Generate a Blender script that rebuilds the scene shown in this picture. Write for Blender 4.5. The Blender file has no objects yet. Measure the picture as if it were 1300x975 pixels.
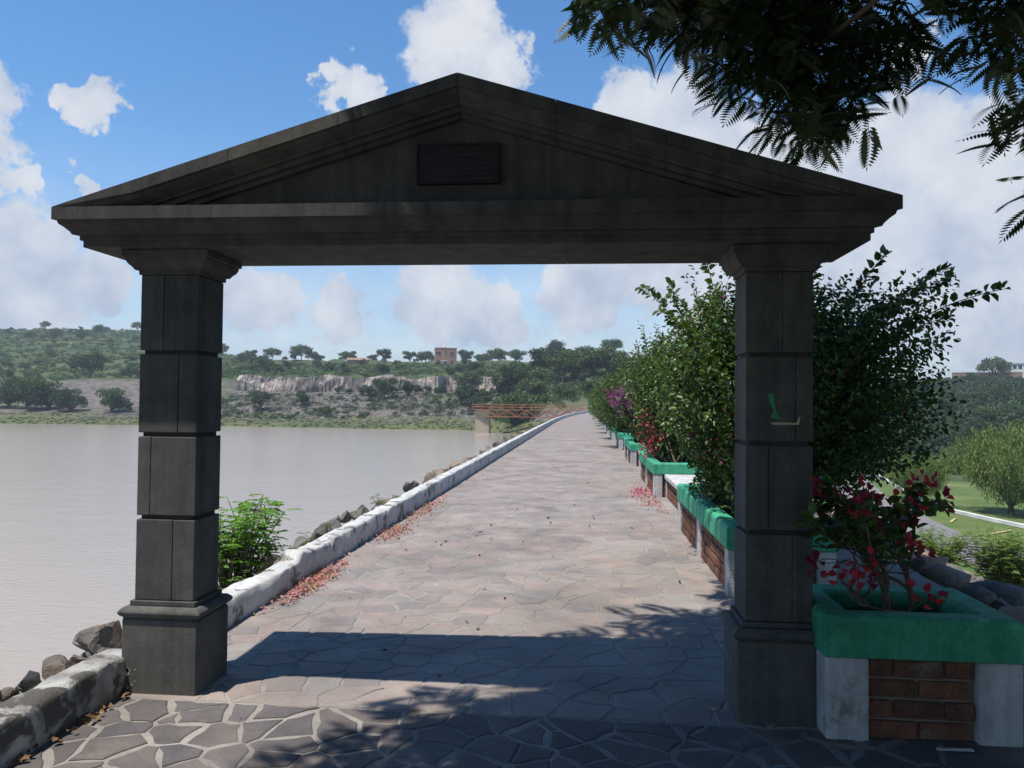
import bpy, bmesh, math, random
import numpy as np
from mathutils import Vector, Matrix, noise
random.seed(7); rng = np.random.default_rng(7)
S = bpy.context.scene
COL = S.collection
R = math.radians

# ------------------------------------------------------------------ camera
EYE = 1.6
cam_d = bpy.data.cameras.new('camera'); cam = bpy.data.objects.new('camera', cam_d); COL.objects.link(cam)
cr = Vector((0.99569583, 0.09213254, 0.01007047)); cu = Vector((-0.00779393, -0.02503602, 0.99965617)); cf = Vector((-0.09235298, 0.99543196, 0.02421018))
cam.matrix_world = Matrix(((cr.x, cu.x, -cf.x, 0), (cr.y, cu.y, -cf.y, 0), (cr.z, cu.z, -cf.z, EYE), (0, 0, 0, 1)))
cam_d.sensor_width = 36; cam_d.lens = 994 / 1300 * 36; cam_d.clip_start = 0.05; cam_d.clip_end = 9000
S.camera = cam
S.view_settings.view_transform = 'Standard'; S.view_settings.look = 'None'
S.view_settings.exposure = 0.25; S.view_settings.gamma = 1.0
# ------------------------------------------------------------------ sky
SUN = Vector((-0.27, -0.222, 1)).normalized()
SUN_EL = math.asin(SUN.z); SUN_AZ = math.atan2(SUN.x, SUN.y)
W = bpy.data.worlds.new('World'); S.world = W; W.use_nodes = True
nt = W.node_tree; nt.nodes.clear()
def N(t, ty, **kw):
    n = t.nodes.new(ty)
    for k, v in kw.items(): setattr(n, k, v)
    return n
def L(t, a, b): t.links.new(a, b)
def mth(t, op, a, b=None, c=None, clamp=False):
    n = N(t, 'ShaderNodeMath', operation=op, use_clamp=clamp)
    for i, v in enumerate((a, b, c)):
        if v is None: continue
        if isinstance(v, (int, float)): n.inputs[i].default_value = v
        else: L(t, v, n.inputs[i])
    return n.outputs[0]
def vmt(t, op, a, b=None, sc=None):
    n = N(t, 'ShaderNodeVectorMath', operation=op)
    for i, v in enumerate((a, b)):
        if v is None: continue
        if isinstance(v, (tuple, list, Vector)): n.inputs[i].default_value = tuple(v)
        else: L(t, v, n.inputs[i])
    if sc is not None:
        if isinstance(sc, (int, float)): n.inputs['Scale'].default_value = sc
        else: L(t, sc, n.inputs['Scale'])
    return n
def tnoise(t, vec, scale, detail=4, rough=.55, dist=0.0):
    n = N(t, 'ShaderNodeTexNoise'); n.inputs['Scale'].default_value = scale; n.inputs['Detail'].default_value = detail
    n.inputs['Roughness'].default_value = rough; n.inputs['Distortion'].default_value = dist
    if vec is not None: L(t, vec, n.inputs['Vector'])
    return n
def ramp(t, fac, stops, interp='LINEAR'):
    n = N(t, 'ShaderNodeValToRGB'); cr_ = n.color_ramp; cr_.interpolation = interp
    while len(cr_.elements) < len(stops): cr_.elements.new(.5)
    for e, (p, c) in zip(cr_.elements, stops):
        e.position = p; e.color = (*c, 1) if len(c) == 3 else c
    if fac is not None: L(t, fac, n.inputs['Fac'])
    return n
def mixc(t, fac, a, b, mode='MIX'):
    n = N(t, 'ShaderNodeMix', data_type='RGBA', blend_type=mode)
    for s, v in ((0, fac), (6, a), (7, b)):
        if isinstance(v, (int, float)): n.inputs[s].default_value = v
        elif isinstance(v, (tuple, list)): n.inputs[s].default_value = (*v, 1) if len(v) == 3 else v
        else: L(t, v, n.inputs[s])
    return n.outputs[2]
SKYK = 0.14
sky = N(nt, 'ShaderNodeTexSky', sky_type='NISHITA', sun_disc=False, sun_elevation=SUN_EL, sun_rotation=SUN_AZ, altitude=1900, air_density=1.35, dust_density=.1, ozone_density=4.0)
tc = N(nt, 'ShaderNodeTexCoord'); dirn = vmt(nt, 'NORMALIZE', tc.outputs['Generated']).outputs[0]
def sdir(px, py):      # bearing of a cloud in the sky of the place
    d = cr * (px - 650) + cu * (487.5 - py) + cf * 994
    return d.normalized()
w1 = tnoise(nt, dirn, 9, 5, .6); w2 = tnoise(nt, dirn, 38, 3, .62)
wv = vmt(nt, 'SCALE', vmt(nt, 'SUBTRACT', w1.outputs['Color'], (.5, .5, .5)).outputs[0], sc=.085).outputs[0]
wv2 = vmt(nt, 'SCALE', vmt(nt, 'SUBTRACT', w2.outputs['Color'], (.5, .5, .5)).outputs[0], sc=.055).outputs[0]
wd = vmt(nt, 'ADD', vmt(nt, 'ADD', dirn, wv).outputs[0], wv2).outputs[0]
CL = [(575, 65, 66), (605, 28, 40), (640, 92, 38), (438, 112, 34), (418, 98, 20), (470, 128, 22),
      (118, 134, 30), (84, 118, 16), (-16, 130, 42), (-40, 175, 56),
      (790, 130, 46), (860, 175, 75), (930, 235, 90), (1020, 265, 100), (1150, 215, 100),
      (1230, 250, 110), (1280, 350, 120), (1165, 50, 32), (1110, 340, 120), (830, 330, 70),
      (15, 235, 24), (110, 240, 18), (20, 350, 85), (130, 345, 40), (330, 375, 55), (420, 395, 40), (560, 375, 75), (620, 400, 60), (740, 375, 60), (880, 380, 60)]
fld = None
for px, py, r in CL:
    d = vmt(nt, 'DISTANCE', wd, sdir(px, py)).outputs['Value']
    v = mth(nt, 'MULTIPLY_ADD', d, -994 / r, 1.0)
    fld = v if fld is None else mth(nt, 'SMOOTH_MAX', fld, v, .25)
# clouds all over the rest of the sky
g1 = tnoise(nt, dirn, 3.2, 5, .58); gg = mth(nt, 'MULTIPLY_ADD', g1.outputs['Fac'], 5.0, -3.2)
sep = N(nt, 'ShaderNodeSeparateXYZ'); L(nt, dirn, sep.inputs[0])
infr = mth(nt, 'SUBTRACT', vmt(nt, 'DOT_PRODUCT', dirn, cf).outputs['Value'], .70)   # keeps the even cover away from the placed clouds
gg = mth(nt, 'SUBTRACT', gg, mth(nt, 'MULTIPLY', mth(nt, 'MAXIMUM', infr, 0), 12.0))
fld = mth(nt, 'MAXIMUM', fld, gg)
cov = N(nt, 'ShaderNodeMapRange', interpolation_type='SMOOTHSTEP'); L(nt, fld, cov.inputs['Value'])
cov.inputs['From Min'].default_value = -.02; cov.inputs['From Max'].default_value = .26; cov.inputs['To Max'].default_value = .97
# soft veil low over the horizon
hz = N(nt, 'ShaderNodeMapRange', interpolation_type='SMOOTHSTEP'); L(nt, sep.outputs['Z'], hz.inputs['Value'])
hz.inputs['From Min'].default_value = .34; hz.inputs['From Max'].default_value = .0; hz.inputs['To Max'].default_value = .7
stv = vmt(nt, 'MULTIPLY', dirn, (3.0, 3.0, 13.0)).outputs[0]
st = tnoise(nt, stv, 2.3, 4, .6); stm = mth(nt, 'MULTIPLY_ADD', st.outputs['Fac'], 1.8, .05, clamp=True)
veil = mth(nt, 'MULTIPLY', hz.outputs[0], stm)
allc = mth(nt, 'MAXIMUM', cov.outputs[0], veil, clamp=True)
lower = mth(nt, 'GREATER_THAN', sep.outputs['Z'], -.02); allc = mth(nt, 'MULTIPLY', allc, lower)
cshade = tnoise(nt, dirn, 11, 5, .6)
hzc = N(nt, 'ShaderNodeMapRange'); L(nt, sep.outputs['Z'], hzc.inputs['Value'])
hzc.inputs['From Min'].default_value = .17; hzc.inputs['From Max'].default_value = .44
ccol = mixc(nt, ramp(nt, cshade.outputs['Fac'], [(.36, (0, 0, 0)), (.64, (1, 1, 1))]).outputs[0], (.54, .63, .80), (.88, .92, .98))
dens = N(nt, 'ShaderNodeMapRange', interpolation_type='SMOOTHSTEP'); L(nt, fld, dens.inputs['Value']); dens.inputs['From Min'].default_value = .1; dens.inputs['From Max'].default_value = .8
bright = mth(nt, 'MULTIPLY', dens.outputs[0], hzc.outputs[0], clamp=True)
ccol = mixc(nt, bright, ccol, (.90, .92, .97))
hsky = N(nt, 'ShaderNodeHueSaturation'); hsky.inputs['Saturation'].default_value = 1.22; L(nt, sky.outputs[0], hsky.inputs['Color'])
bgS = N(nt, 'ShaderNodeBackground'); L(nt, hsky.outputs[0], bgS.inputs['Color']); bgS.inputs['Strength'].default_value = SKYK
bgC = N(nt, 'ShaderNodeBackground'); L(nt, ccol, bgC.inputs['Color']); bgC.inputs['Strength'].default_value = .74
mxs = N(nt, 'ShaderNodeMixShader'); L(nt, allc, mxs.inputs[0]); L(nt, bgS.outputs[0], mxs.inputs[1]); L(nt, bgC.outputs[0], mxs.inputs[2])
wo = N(nt, 'ShaderNodeOutputWorld'); L(nt, mxs.outputs[0], wo.inputs['Surface'])
# ------------------------------------------------------------------ sun
sl = bpy.data.lights.new('sun', 'SUN'); so = bpy.data.objects.new('sun', sl); COL.objects.link(so)
sl.energy = 5.0; sl.angle = R(.53); sl.color = (1, .93, .83)
so.rotation_euler = SUN.to_track_quat('Z', 'Y').to_euler(); so.location = (-20, -16, 74)

# ------------------------------------------------------------------ materials
def M(name, c1, c2=None, scale=6, rough=.85, bump=.0, bscale=None, detail=6, c3=None, s3=1.0, isl=0.0, lo=.35, hi=.65, coord='Object', spec=.3, trans=0.0, m3=(.5, .62), bdist=.02, islpal=None, stain=None, grain=None, vst=None):
    m = bpy.data.materials.new(name); m.use_nodes = True; t = m.node_tree; b = t.nodes['Principled BSDF']
    tc = N(t, 'ShaderNodeTexCoord'); v = tc.outputs['Object' if coord == 'World' else coord]
    if coord == 'World':
        g = N(t, 'ShaderNodeNewGeometry'); v = g.outputs['Position']
    if c2 is None: c2 = tuple(x * .75 for x in c1)
    n1 = tnoise(t, v, scale, detail, .6)
    col = ramp(t, n1.outputs['Fac'], [(lo, c2), (hi, c1)]).outputs[0]
    if c3 is not None:
        n3 = tnoise(t, v, s3, 6, .62, .3); k = ramp(t, n3.outputs['Fac'], [(m3[0], (0, 0, 0)), (m3[1], (1, 1, 1))]).outputs[0]
        col = mixc(t, k, col, c3)
    if islpal:
        g = N(t, 'ShaderNodeNewGeometry'); oi = N(t, 'ShaderNodeObjectInfo'); rnd = mth(t, 'FRACT', mth(t, 'ADD', g.outputs['Random Per Island'], oi.outputs['Random']))
        ip = ramp(t, rnd, islpal).outputs[0]
        col = mixc(t, 1.0, col, ip, 'MULTIPLY')
    if isl:
        g = N(t, 'ShaderNodeNewGeometry'); k = mth(t, 'MULTIPLY_ADD', g.outputs['Random Per Island'], 2 * isl, 1 - isl)
        hs = N(t, 'ShaderNodeHueSaturation'); L(t, col, hs.inputs['Color']); L(t, k, hs.inputs['Value'])
        L(t, mth(t, 'MULTIPLY_ADD', g.outputs['Random Per Island'], isl * .08, .5 - isl * .04), hs.inputs['Hue']); col = hs.outputs[0]
    if stain:          # soft dirt that runs over everything alike: (scale, darkest, lightest)
        g = N(t, 'ShaderNodeNewGeometry'); ns = tnoise(t, g.outputs['Position'], stain[0], 7, .68, .6); sc_ = ramp(t, ns.outputs['Fac'], [(.34, (stain[1],) * 3), (.66, (stain[2],) * 3)]).outputs[0]; col = mixc(t, 1.0, col, sc_, 'MULTIPLY')
    if grain:          # (scale, amount)
        g = N(t, 'ShaderNodeNewGeometry'); ns = tnoise(t, g.outputs['Position'], grain[0], 3, .7); sc_ = ramp(t, ns.outputs['Fac'], [(.3, (1 - grain[1],) * 3), (.7, (1 + grain[1],) * 3)]).outputs[0]; col = mixc(t, 1.0, col, sc_, 'MULTIPLY')
    if vst:            # vertical rain streaks: (scale, darkest)
        g = N(t, 'ShaderNodeNewGeometry'); sv = vmt(t, 'MULTIPLY', g.outputs['Position'], (vst[0], vst[0], vst[0] * .06)).outputs[0]; ns = tnoise(t, sv, 1.0, 4, .6); sc_ = ramp(t, ns.outputs['Fac'], [(.38, (vst[1],) * 3), (.55, (1.0,) * 3), (.72, (1.14,) * 3)]).outputs[0]; col = mixc(t, 1.0, col, sc_, 'MULTIPLY')
    L(t, col, b.inputs['Base Color']); b.inputs['Roughness'].default_value = rough; b.inputs['Specular IOR Level'].default_value = spec
    if bump:
        nb = tnoise(t, v, bscale or scale * 4, 8, .65); bp = N(t, 'ShaderNodeBump'); bp.inputs['Strength'].default_value = bump; bp.inputs['Distance'].default_value = bdist
        L(t, nb.outputs['Fac'], bp.inputs['Height']); L(t, bp.outputs[0], b.inputs['Normal'])
    if trans:
        tr = N(t, 'ShaderNodeBsdfTranslucent'); L(t, mixc(t, 1.0, col, (1.3, 1.5, .5), 'MULTIPLY'), tr.inputs['Color'])
        mx = N(t, 'ShaderNodeMixShader'); mx.inputs[0].default_value = trans
        L(t, b.outputs[0], mx.inputs[1]); L(t, tr.outputs[0], mx.inputs[2]); L(t, mx.outputs[0], t.nodes['Material Output'].inputs['Surface'])
    return m
m_stone = M('grey_cantera_stone', (.112, .11, .102), (.086, .085, .081), 11, .88, .22, 140, c3=(.068, .069, .068), s3=3.0, m3=(.52, .75), spec=.2, coord='World', bdist=.004, islpal=[(0, (.84, .85, .87)), (.5, (1, 1, 1)), (1, (1.12, 1.12, 1.08))], grain=(130, .22), vst=(9, .74))
m_stone_dk = M('stone_joint', (.05, .05, .05), None, 8, .9)
m_plaque = M('dark_bronze_plaque', (.018, .019, .022), (.012, .012, .014), 20, .45, .1, spec=.5)
m_letter = M('raised_bronze_letters', (.10, .10, .10), None, 10, .5)
m_chip = M('bare_pale_stone', (.42, .41, .39), (.3, .3, .28), 20, .9)
m_grout = M('pale_grout', (.31, .288, .265), (.24, .222, .205), 3.5, .95, .4, 60, c3=(.175, .16, .15), s3=1.1, m3=(.5, .75), coord='World', stain=(.9, .72, 1.15), grain=(60, .15))
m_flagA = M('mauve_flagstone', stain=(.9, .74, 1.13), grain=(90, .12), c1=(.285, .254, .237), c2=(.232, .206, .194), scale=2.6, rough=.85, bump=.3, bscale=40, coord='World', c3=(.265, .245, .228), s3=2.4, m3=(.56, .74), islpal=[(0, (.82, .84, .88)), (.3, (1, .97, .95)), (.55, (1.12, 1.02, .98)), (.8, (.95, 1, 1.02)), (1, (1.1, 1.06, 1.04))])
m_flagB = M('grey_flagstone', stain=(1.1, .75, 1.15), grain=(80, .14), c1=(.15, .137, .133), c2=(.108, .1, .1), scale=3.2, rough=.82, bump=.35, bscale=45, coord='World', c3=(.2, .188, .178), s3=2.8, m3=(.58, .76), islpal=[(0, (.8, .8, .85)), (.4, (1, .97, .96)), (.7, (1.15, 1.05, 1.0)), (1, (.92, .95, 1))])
m_pathfar = M('far_paving', (.26, .228, .213), (.22, .193, .182), .9, .9, .1, 20, coord='World')
m_white = M('white_paint', (.62, .62, .6), (.5, .5, .48), 9, .8, .5, 70, c3=(.2, .19, .17), s3=5, m3=(.55, .61), stain=(2.2, .78, 1.08), coord='World')
m_whitew = M('weathered_white_paint', (.47, .47, .45), (.24, .235, .22), 6, .88, .7, 50, c3=(.10, .095, .085), s3=4.2, m3=(.5, .56), coord='World')
m_post = M('white_post_paint', (.66, .66, .65), (.52, .515, .5), 7, .8, .9, 45, coord='World', c3=(.3, .28, .25), s3=4, m3=(.6, .7), stain=(5, .8, 1.08), vst=(16, .8))
m_green = M('green_paint', stain=(3.5, .72, 1.12), grain=(50, .14), vst=(14, .82), c1=(.07, .41, .235), c2=(.052, .33, .185), scale=5, rough=.7, bump=.7, bscale=45, coord='World', c3=(.04, .25, .16), s3=2.5, m3=(.58, .8))
m_brick = M('red_brick', (.22, .1, .062), (.125, .06, .04), 12, .92, .8, 50, coord='World', c3=(.2, .16, .13), s3=7, m3=(.56, .68), grain=(70, .25), islpal=[(0, (.75, .75, .75)), (.5, (1, 1, 1)), (1, (1.25, 1.15, 1.1))])
m_mortar = M('brick_mortar', (.24, .19, .15), (.17, .135, .11), 8, .95, .5, 60, coord='World')
m_soil = M('planter_soil', (.07, .05, .035), (.035, .025, .02), 20, 1, .8, 60)
m_leafb = M('bougainvillea_leaf', (.085, .14, .03), (.045, .086, .02), 2.5, .42, isl=.45, spec=.55, trans=.22, coord='World')
m_stem = M('bush_stem', (.16, .125, .085), (.09, .07, .05), 18, .9, .4)
def petal(name, a, b_): return M(name, a, b_, 4, .6, isl=.35, trans=.3, coord='World')
m_mag = petal('magenta_bracts', (.5, .05, .28), (.38, .03, .26)); m_red = petal('coral_bracts', (.7, .12, .16), (.58, .07, .12)); m_pur = petal('purple_bracts', (.36, .06, .40), (.3, .04, .32)); m_crim = petal('crimson_bracts', (.44, .035, .075), (.3, .02, .05))
m_leaft = M('feathery_tree_leaf', (.04, .07, .018), (.02, .042, .012), 1.5, .5, isl=.4, spec=.4, trans=.15, coord='World')
m_bark = M('bark', (.12, .095, .07), (.06, .048, .038), 9, .95, .8, 30)
m_shrub = M('bright_shrub_leaf', (.15, .30, .04), (.095, .21, .03), 3, .5, isl=.35, trans=.35, coord='World')
m_weed = M('weed_leaf', (.10, .17, .035), (.06, .11, .02), 3, .6, isl=.4, trans=.3, coord='World')
m_rock = M('riprap_rock', (.2, .185, .165), (.095, .09, .085), 4, .95, .9, 14, c3=(.30, .22, .16), s3=.5, m3=(.5, .6), coord='World', bdist=.05)
m_rockd = M('dark_rock', (.085, .085, .09), (.05, .05, .052), 4, .85, .8, 14, bdist=.05)
m_rockr = M('reddish_rock', (.32, .2, .14), (.2, .13, .10), 5, .95, .8, 14, bdist=.05)
m_tree1 = M('mesquite_leaf', (.085, .135, .045), (.05, .088, .03), .12, .7, isl=.4, trans=.2, coord='World')
m_tree2 = M('dark_tree_leaf', (.052, .088, .032), (.03, .056, .022), .12, .7, isl=.4, trans=.2, coord='World')
m_tree3 = M('pale_tree_leaf', (.13, .185, .055), (.085, .13, .04), .12, .7, isl=.4, trans=.25, coord='World')
m_willow = M('willow_leaf', (.20, .26, .07), (.12, .17, .045), .8, .6, isl=.4, trans=.3, coord='World')
m_bankleaf = M('bank_shrub_leaf', (.17, .25, .06), (.11, .18, .04), 2, .6, isl=.35, trans=.3, coord='World')
m_twig = M('far_bark', (.11, .09, .075), None, 3, .95)
m_steel = M('orange_painted_steel', (.42, .16, .08), (.33, .13, .07), 1.5, .7, coord='World')
m_pier = M('beige_concrete', (.5, .41, .29), (.4, .33, .235), .6, .9, .2, 4, coord='World', c3=(.2, .16, .12), s3=.35, m3=(.55, .75))
m_hbrick = M('house_brick', (.40, .21, .155), (.33, .17, .125), .8, .9, coord='World')
m_glassd = M('dark_window', (.02, .022, .025), None, 3, .2, spec=.5)
m_cliffm = M('quarry_rock', (.56, .48, .40), (.36, .295, .25), .28, .95, .8, .9, c3=(.16, .14, .13), s3=.16, m3=(.47, .56), coord='World', bdist=.5, stain=(.05, .6, 1.2))
m_asph = M('grey_asphalt', (.20, .195, .195), (.155, .15, .15), .5, .95, .1, 8, coord='World')
m_lawn = M('lawn', (.10, .15, .038), (.07, .112, .028), .35, .95, .4, 12, coord='World', c3=(.2, .2, .085), s3=.12, m3=(.55, .75))
m_wkerb = M('white_kerb', (.75, .75, .72), None, 1, .8, coord='World')
m_yel = M('yellow_line', (.5, .45, .15), None, 1, .8, coord='World')
m_wall = M('white_plaster', (.75, .74, .72), (.66, .65, .63), .3, .85, coord='World')
m_terra = M('terracotta', (.33, .20, .14), (.24, .15, .11), .5, .9, coord='World')
m_metal = M('lamp_metal', (.1, .1, .1), None, 3, .5)
m_paper = M('white_paper', (.7, .7, .68), None, 9, .9)
m_sticker_g = M('green_sticker', (.05, .33, .17), (.03, .22, .11), 30, .6); m_sticker_y = M('yellowed_tape', (.5, .46, .3), (.4, .36, .22), 30, .6)
m_dry = M('dry_leaf', (.22, .13, .06), (.13, .08, .04), 9, .9, isl=.3)

# ------------------------------------------------------------------ helpers
def tag(o, label=None, cat=None, group=None, kind=None):
    if label: o['label'] = label
    if cat: o['category'] = cat
    if group: o['group'] = group
    if kind: o['kind'] = kind
    return o
def link(name, me, parent=None, loc=None):
    o = bpy.data.objects.new(name, me); COL.objects.link(o)
    if parent: o.parent = parent
    if loc is not None: o.location = loc
    return o
def empty(name, loc=(0, 0, 0), rz=0):
    o = bpy.data.objects.new(name, None); COL.objects.link(o); o.location = loc; o.rotation_euler.z = rz; o.empty_display_size = .2
    return o
def mesh(name, v, f, mat, smooth=False):
    me = bpy.data.meshes.new(name); me.from_pydata([tuple(p) for p in v], [], f)
    for m in (mat if isinstance(mat, (list, tuple)) else [mat]): me.materials.append(m)
    if smooth: me.polygons.foreach_set('use_smooth', [True] * len(me.polygons))
    me.update(); return me
def npmesh(name, V, F, mat):           # V (n,3), F (m,k) arrays
    me = bpy.data.meshes.new(name); V = np.asarray(V, dtype=np.float32); F = np.asarray(F, dtype=np.int32); k = F.shape[1]
    me.vertices.add(len(V)); me.vertices.foreach_set('co', V.ravel())
    me.loops.add(F.size); me.loops.foreach_set('vertex_index', F.ravel())
    me.polygons.add(len(F)); me.polygons.foreach_set('loop_start', np.arange(0, F.size, k, dtype=np.int32))
    me.materials.append(mat); me.update(calc_edges=True); return me
class MB:
    def __init__(s): s.v = []; s.f = []
    def add(s, v, f):
        b = len(s.v); s.v += [tuple(p) for p in v]; s.f += [tuple(b + i for i in q) for q in f]
    def box(s, x0, x1, y0, y1, z0, z1):
        s.add([(x0, y0, z0), (x1, y0, z0), (x1, y1, z0), (x0, y1, z0), (x0, y0, z1), (x1, y0, z1), (x1, y1, z1), (x0, y1, z1)],
              [(0, 3, 2, 1), (4, 5, 6, 7), (0, 1, 5, 4), (1, 2, 6, 5), (2, 3, 7, 6), (3, 0, 4, 7)])
    def bar(s, a, b, w, h=None):
        a = Vector(a); b = Vector(b); d = (b - a).normalized(); u = d.cross(Vector((0, 0, 1)))
        if u.length < 1e-3: u = Vector((1, 0, 0))
        u.normalize(); n = u.cross(d); h = h or w
        q = [(-1, -1), (1, -1), (1, 1), (-1, 1)]
        s.add([p + u * (i * w / 2) + n * (j * h / 2) for p in (a, b) for i, j in q], [(3, 2, 1, 0), (4, 5, 6, 7), (0, 1, 5, 4), (1, 2, 6, 5), (2, 3, 7, 6), (3, 0, 4, 7)])
    def tube(s, pts, rad, n=6):
        pts = [Vector(p) for p in pts]; rings = []
        for i, p in enumerate(pts):
            d = (pts[min(i + 1, len(pts) - 1)] - pts[max(i - 1, 0)]).normalized()
            u = d.cross(Vector((.31, .2, .93)) if abs(d.z) < .9 else Vector((1, .1, 0))).normalized(); w = d.cross(u)
            r = rad[i] if isinstance(rad, (list, tuple)) else rad
            rings.append([p + (u * math.cos(6.2832 * k / n) + w * math.sin(6.2832 * k / n)) * r for k in range(n)])
        v = [q for r_ in rings for q in r_]; f = []
        for i in range(len(pts) - 1):
            for k in range(n): f.append((i * n + k, i * n + (k + 1) % n, (i + 1) * n + (k + 1) % n, (i + 1) * n + k))
        f.append(tuple(range(n))[::-1]); f.append(tuple((len(pts) - 1) * n + k for k in range(n)))
        s.add(v, f)
    def build(s, name, mat, parent=None, smooth=False, loc=None):
        return link(name, mesh(name, s.v, s.f, mat, smooth), parent, loc)
def bevel(me, w, seg=2):
    bm = bmesh.new(); bm.from_mesh(me)
    bmesh.ops.bevel(bm, geom=bm.edges[:], offset=w, segments=seg, affect='EDGES', profile=.5, clamp_overlap=True)
    bm.to_mesh(me); bm.free(); return me
def bbox(name, x0, x1, y0, y1, z0, z1, mat, parent=None, bev=.006, seg=2):
    b = MB(); b.box(x0, x1, y0, y1, z0, z1); o = b.build(name, mat, parent)
    if bev: bevel(o.data, bev, seg)
    return o
def fbm(x, y, z=0.0, o=4): return noise.fractal((x, y, z), 1.0, 2.0, o)
def unit(a): return a / np.maximum(np.linalg.norm(a, axis=-1, keepdims=True), 1e-9)
def leaves(P, D, Nn, ln, wd, fold=.25):
    """oval folded leaves: base P, direction D, normal Nn"""
    D = unit(D); Sd = unit(np.cross(D, Nn)); Nn = np.cross(Sd, D); n = len(P)
    ln = np.broadcast_to(ln, (n,))[:, None]; wd = np.broadcast_to(wd, (n,))[:, None]
    up = Nn * wd * fold
    V = np.stack([P, P + D * ln * .3 - Sd * wd * .5 + up, P + D * ln * .68 - Sd * wd * .38 + up, P + D * ln - Nn * ln * .1, P + D * ln * .68 + Sd * wd * .38 + up, P + D * ln * .3 + Sd * wd * .5 + up], 1).reshape(-1, 3)
    b = np.arange(n)[:, None] * 6
    F = np.concatenate([b + np.array([[0, 1, 2, 3]]), b + np.array([[0, 3, 4, 5]])], 0)
    return V, F
def diam(P, D, Nn, ln, wd):
    D = unit(D); Sd = unit(np.cross(D, Nn)); n = len(P)
    ln = np.broadcast_to(ln, (n,))[:, None]; wd = np.broadcast_to(wd, (n,))[:, None]
    V = np.stack([P, P + D * ln * .5 - Sd * wd * .5, P + D * ln, P + D * ln * .5 + Sd * wd * .5], 1).reshape(-1, 3)
    return V, np.arange(n)[:, None] * 4 + np.array([[0, 1, 2, 3]])
def rv(n): return unit(rng.normal(size=(n, 3)))

# ------------------------------------------------------------------ terrain
WL = -5.0
def xc(Y): return 3.1 * max(0., (Y - 60) / 79) ** 2 if Y < 139 else 3.1 + .0785 * (Y - 139)
def shore(X):
    s = np.interp(X, [-400, -150, -90, -60, -34, -22, -12, 0, 20], [150, 187, 190, 186, 184, 178, 160, 140, 130])
    return s + 2.5 * noise.noise((X * .05, 3.3, 0)) + 1.2 * noise.noise((X * .2, 7.3, 0))
PL = ([-200, -12, 0, 28, 48, 72, 88, 163, 290, 413, 620, 2500], [-9, -8, -5, -2.6, -.5, 8.2, 8.0, 19, 38, 54, 62, 62])
PM = ([-200, -12, 0, 17, 40, 60, 68, 72, 145, 235, 500, 2500], [-9, -8, -5, -3.2, 1.0, 4.0, 5.0, 9.6, 17, 23.6, 26, 26])
PR = ([-200, -12, 0, 15, 45, 130, 235, 500, 2500], [-9, -8, -5, -2.5, 3.2, 14.5, 23, 26, 26])
def zn(X, Y):
    d = Y - shore(X)
    xb = X / max(Y, 120) * 260; wl = np.interp(xb, [-152, -112], [1, 0]); wr = np.interp(X, [-24, -8], [0, 1])
    z = wl * np.interp(d, *PL) + (1 - wl) * ((1 - wr) * np.interp(d, *PM) + wr * np.interp(d, *PR))
    h = 0
    amp = np.interp(d, [-5, 0, 20, 60, 300], [0, .15, .5, .7, 2.2])
    zl = z + h + amp * fbm(X * .06, Y * .06)
    if X > -20:        # valley on the dry side
        dist = math.hypot(X, Y)
        zr = np.interp(dist, [0, 118, 150, 260, 400, 600, 2500], [-8, -8, -6.5, 3.5, 14, 16, 16]) + np.interp(dist, [110, 200, 400], [0, 1.2, 1.6]) * fbm(X * .03, Y * .03, 5)
        k = np.interp(X - .12 * max(0, Y - 150), [6, 60], [0, 1])
        k = max(k, np.interp(Y, [118, 150], [1, 0])) if X > 2 else k
        zl = zl * (1 - k) + zr * k
    return zl
def zt(X, Y):
    u = X - xc(Y)
    if u < -2.72: zd = -.12 - (-2.72 - u) * .66
    elif u > 3.2: zd = -.02 - (u - 3.2) / 2.3
    else: zd = -.02
    if Y > 168: zd -= (Y - 168) * .6
    n_ = zn(X, Y) if (Y > 90 or X > 10) else -9.
    if X > 10 and Y <= 118: n_ = max(n_, -8.)
    return max(zd, n_)
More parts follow.
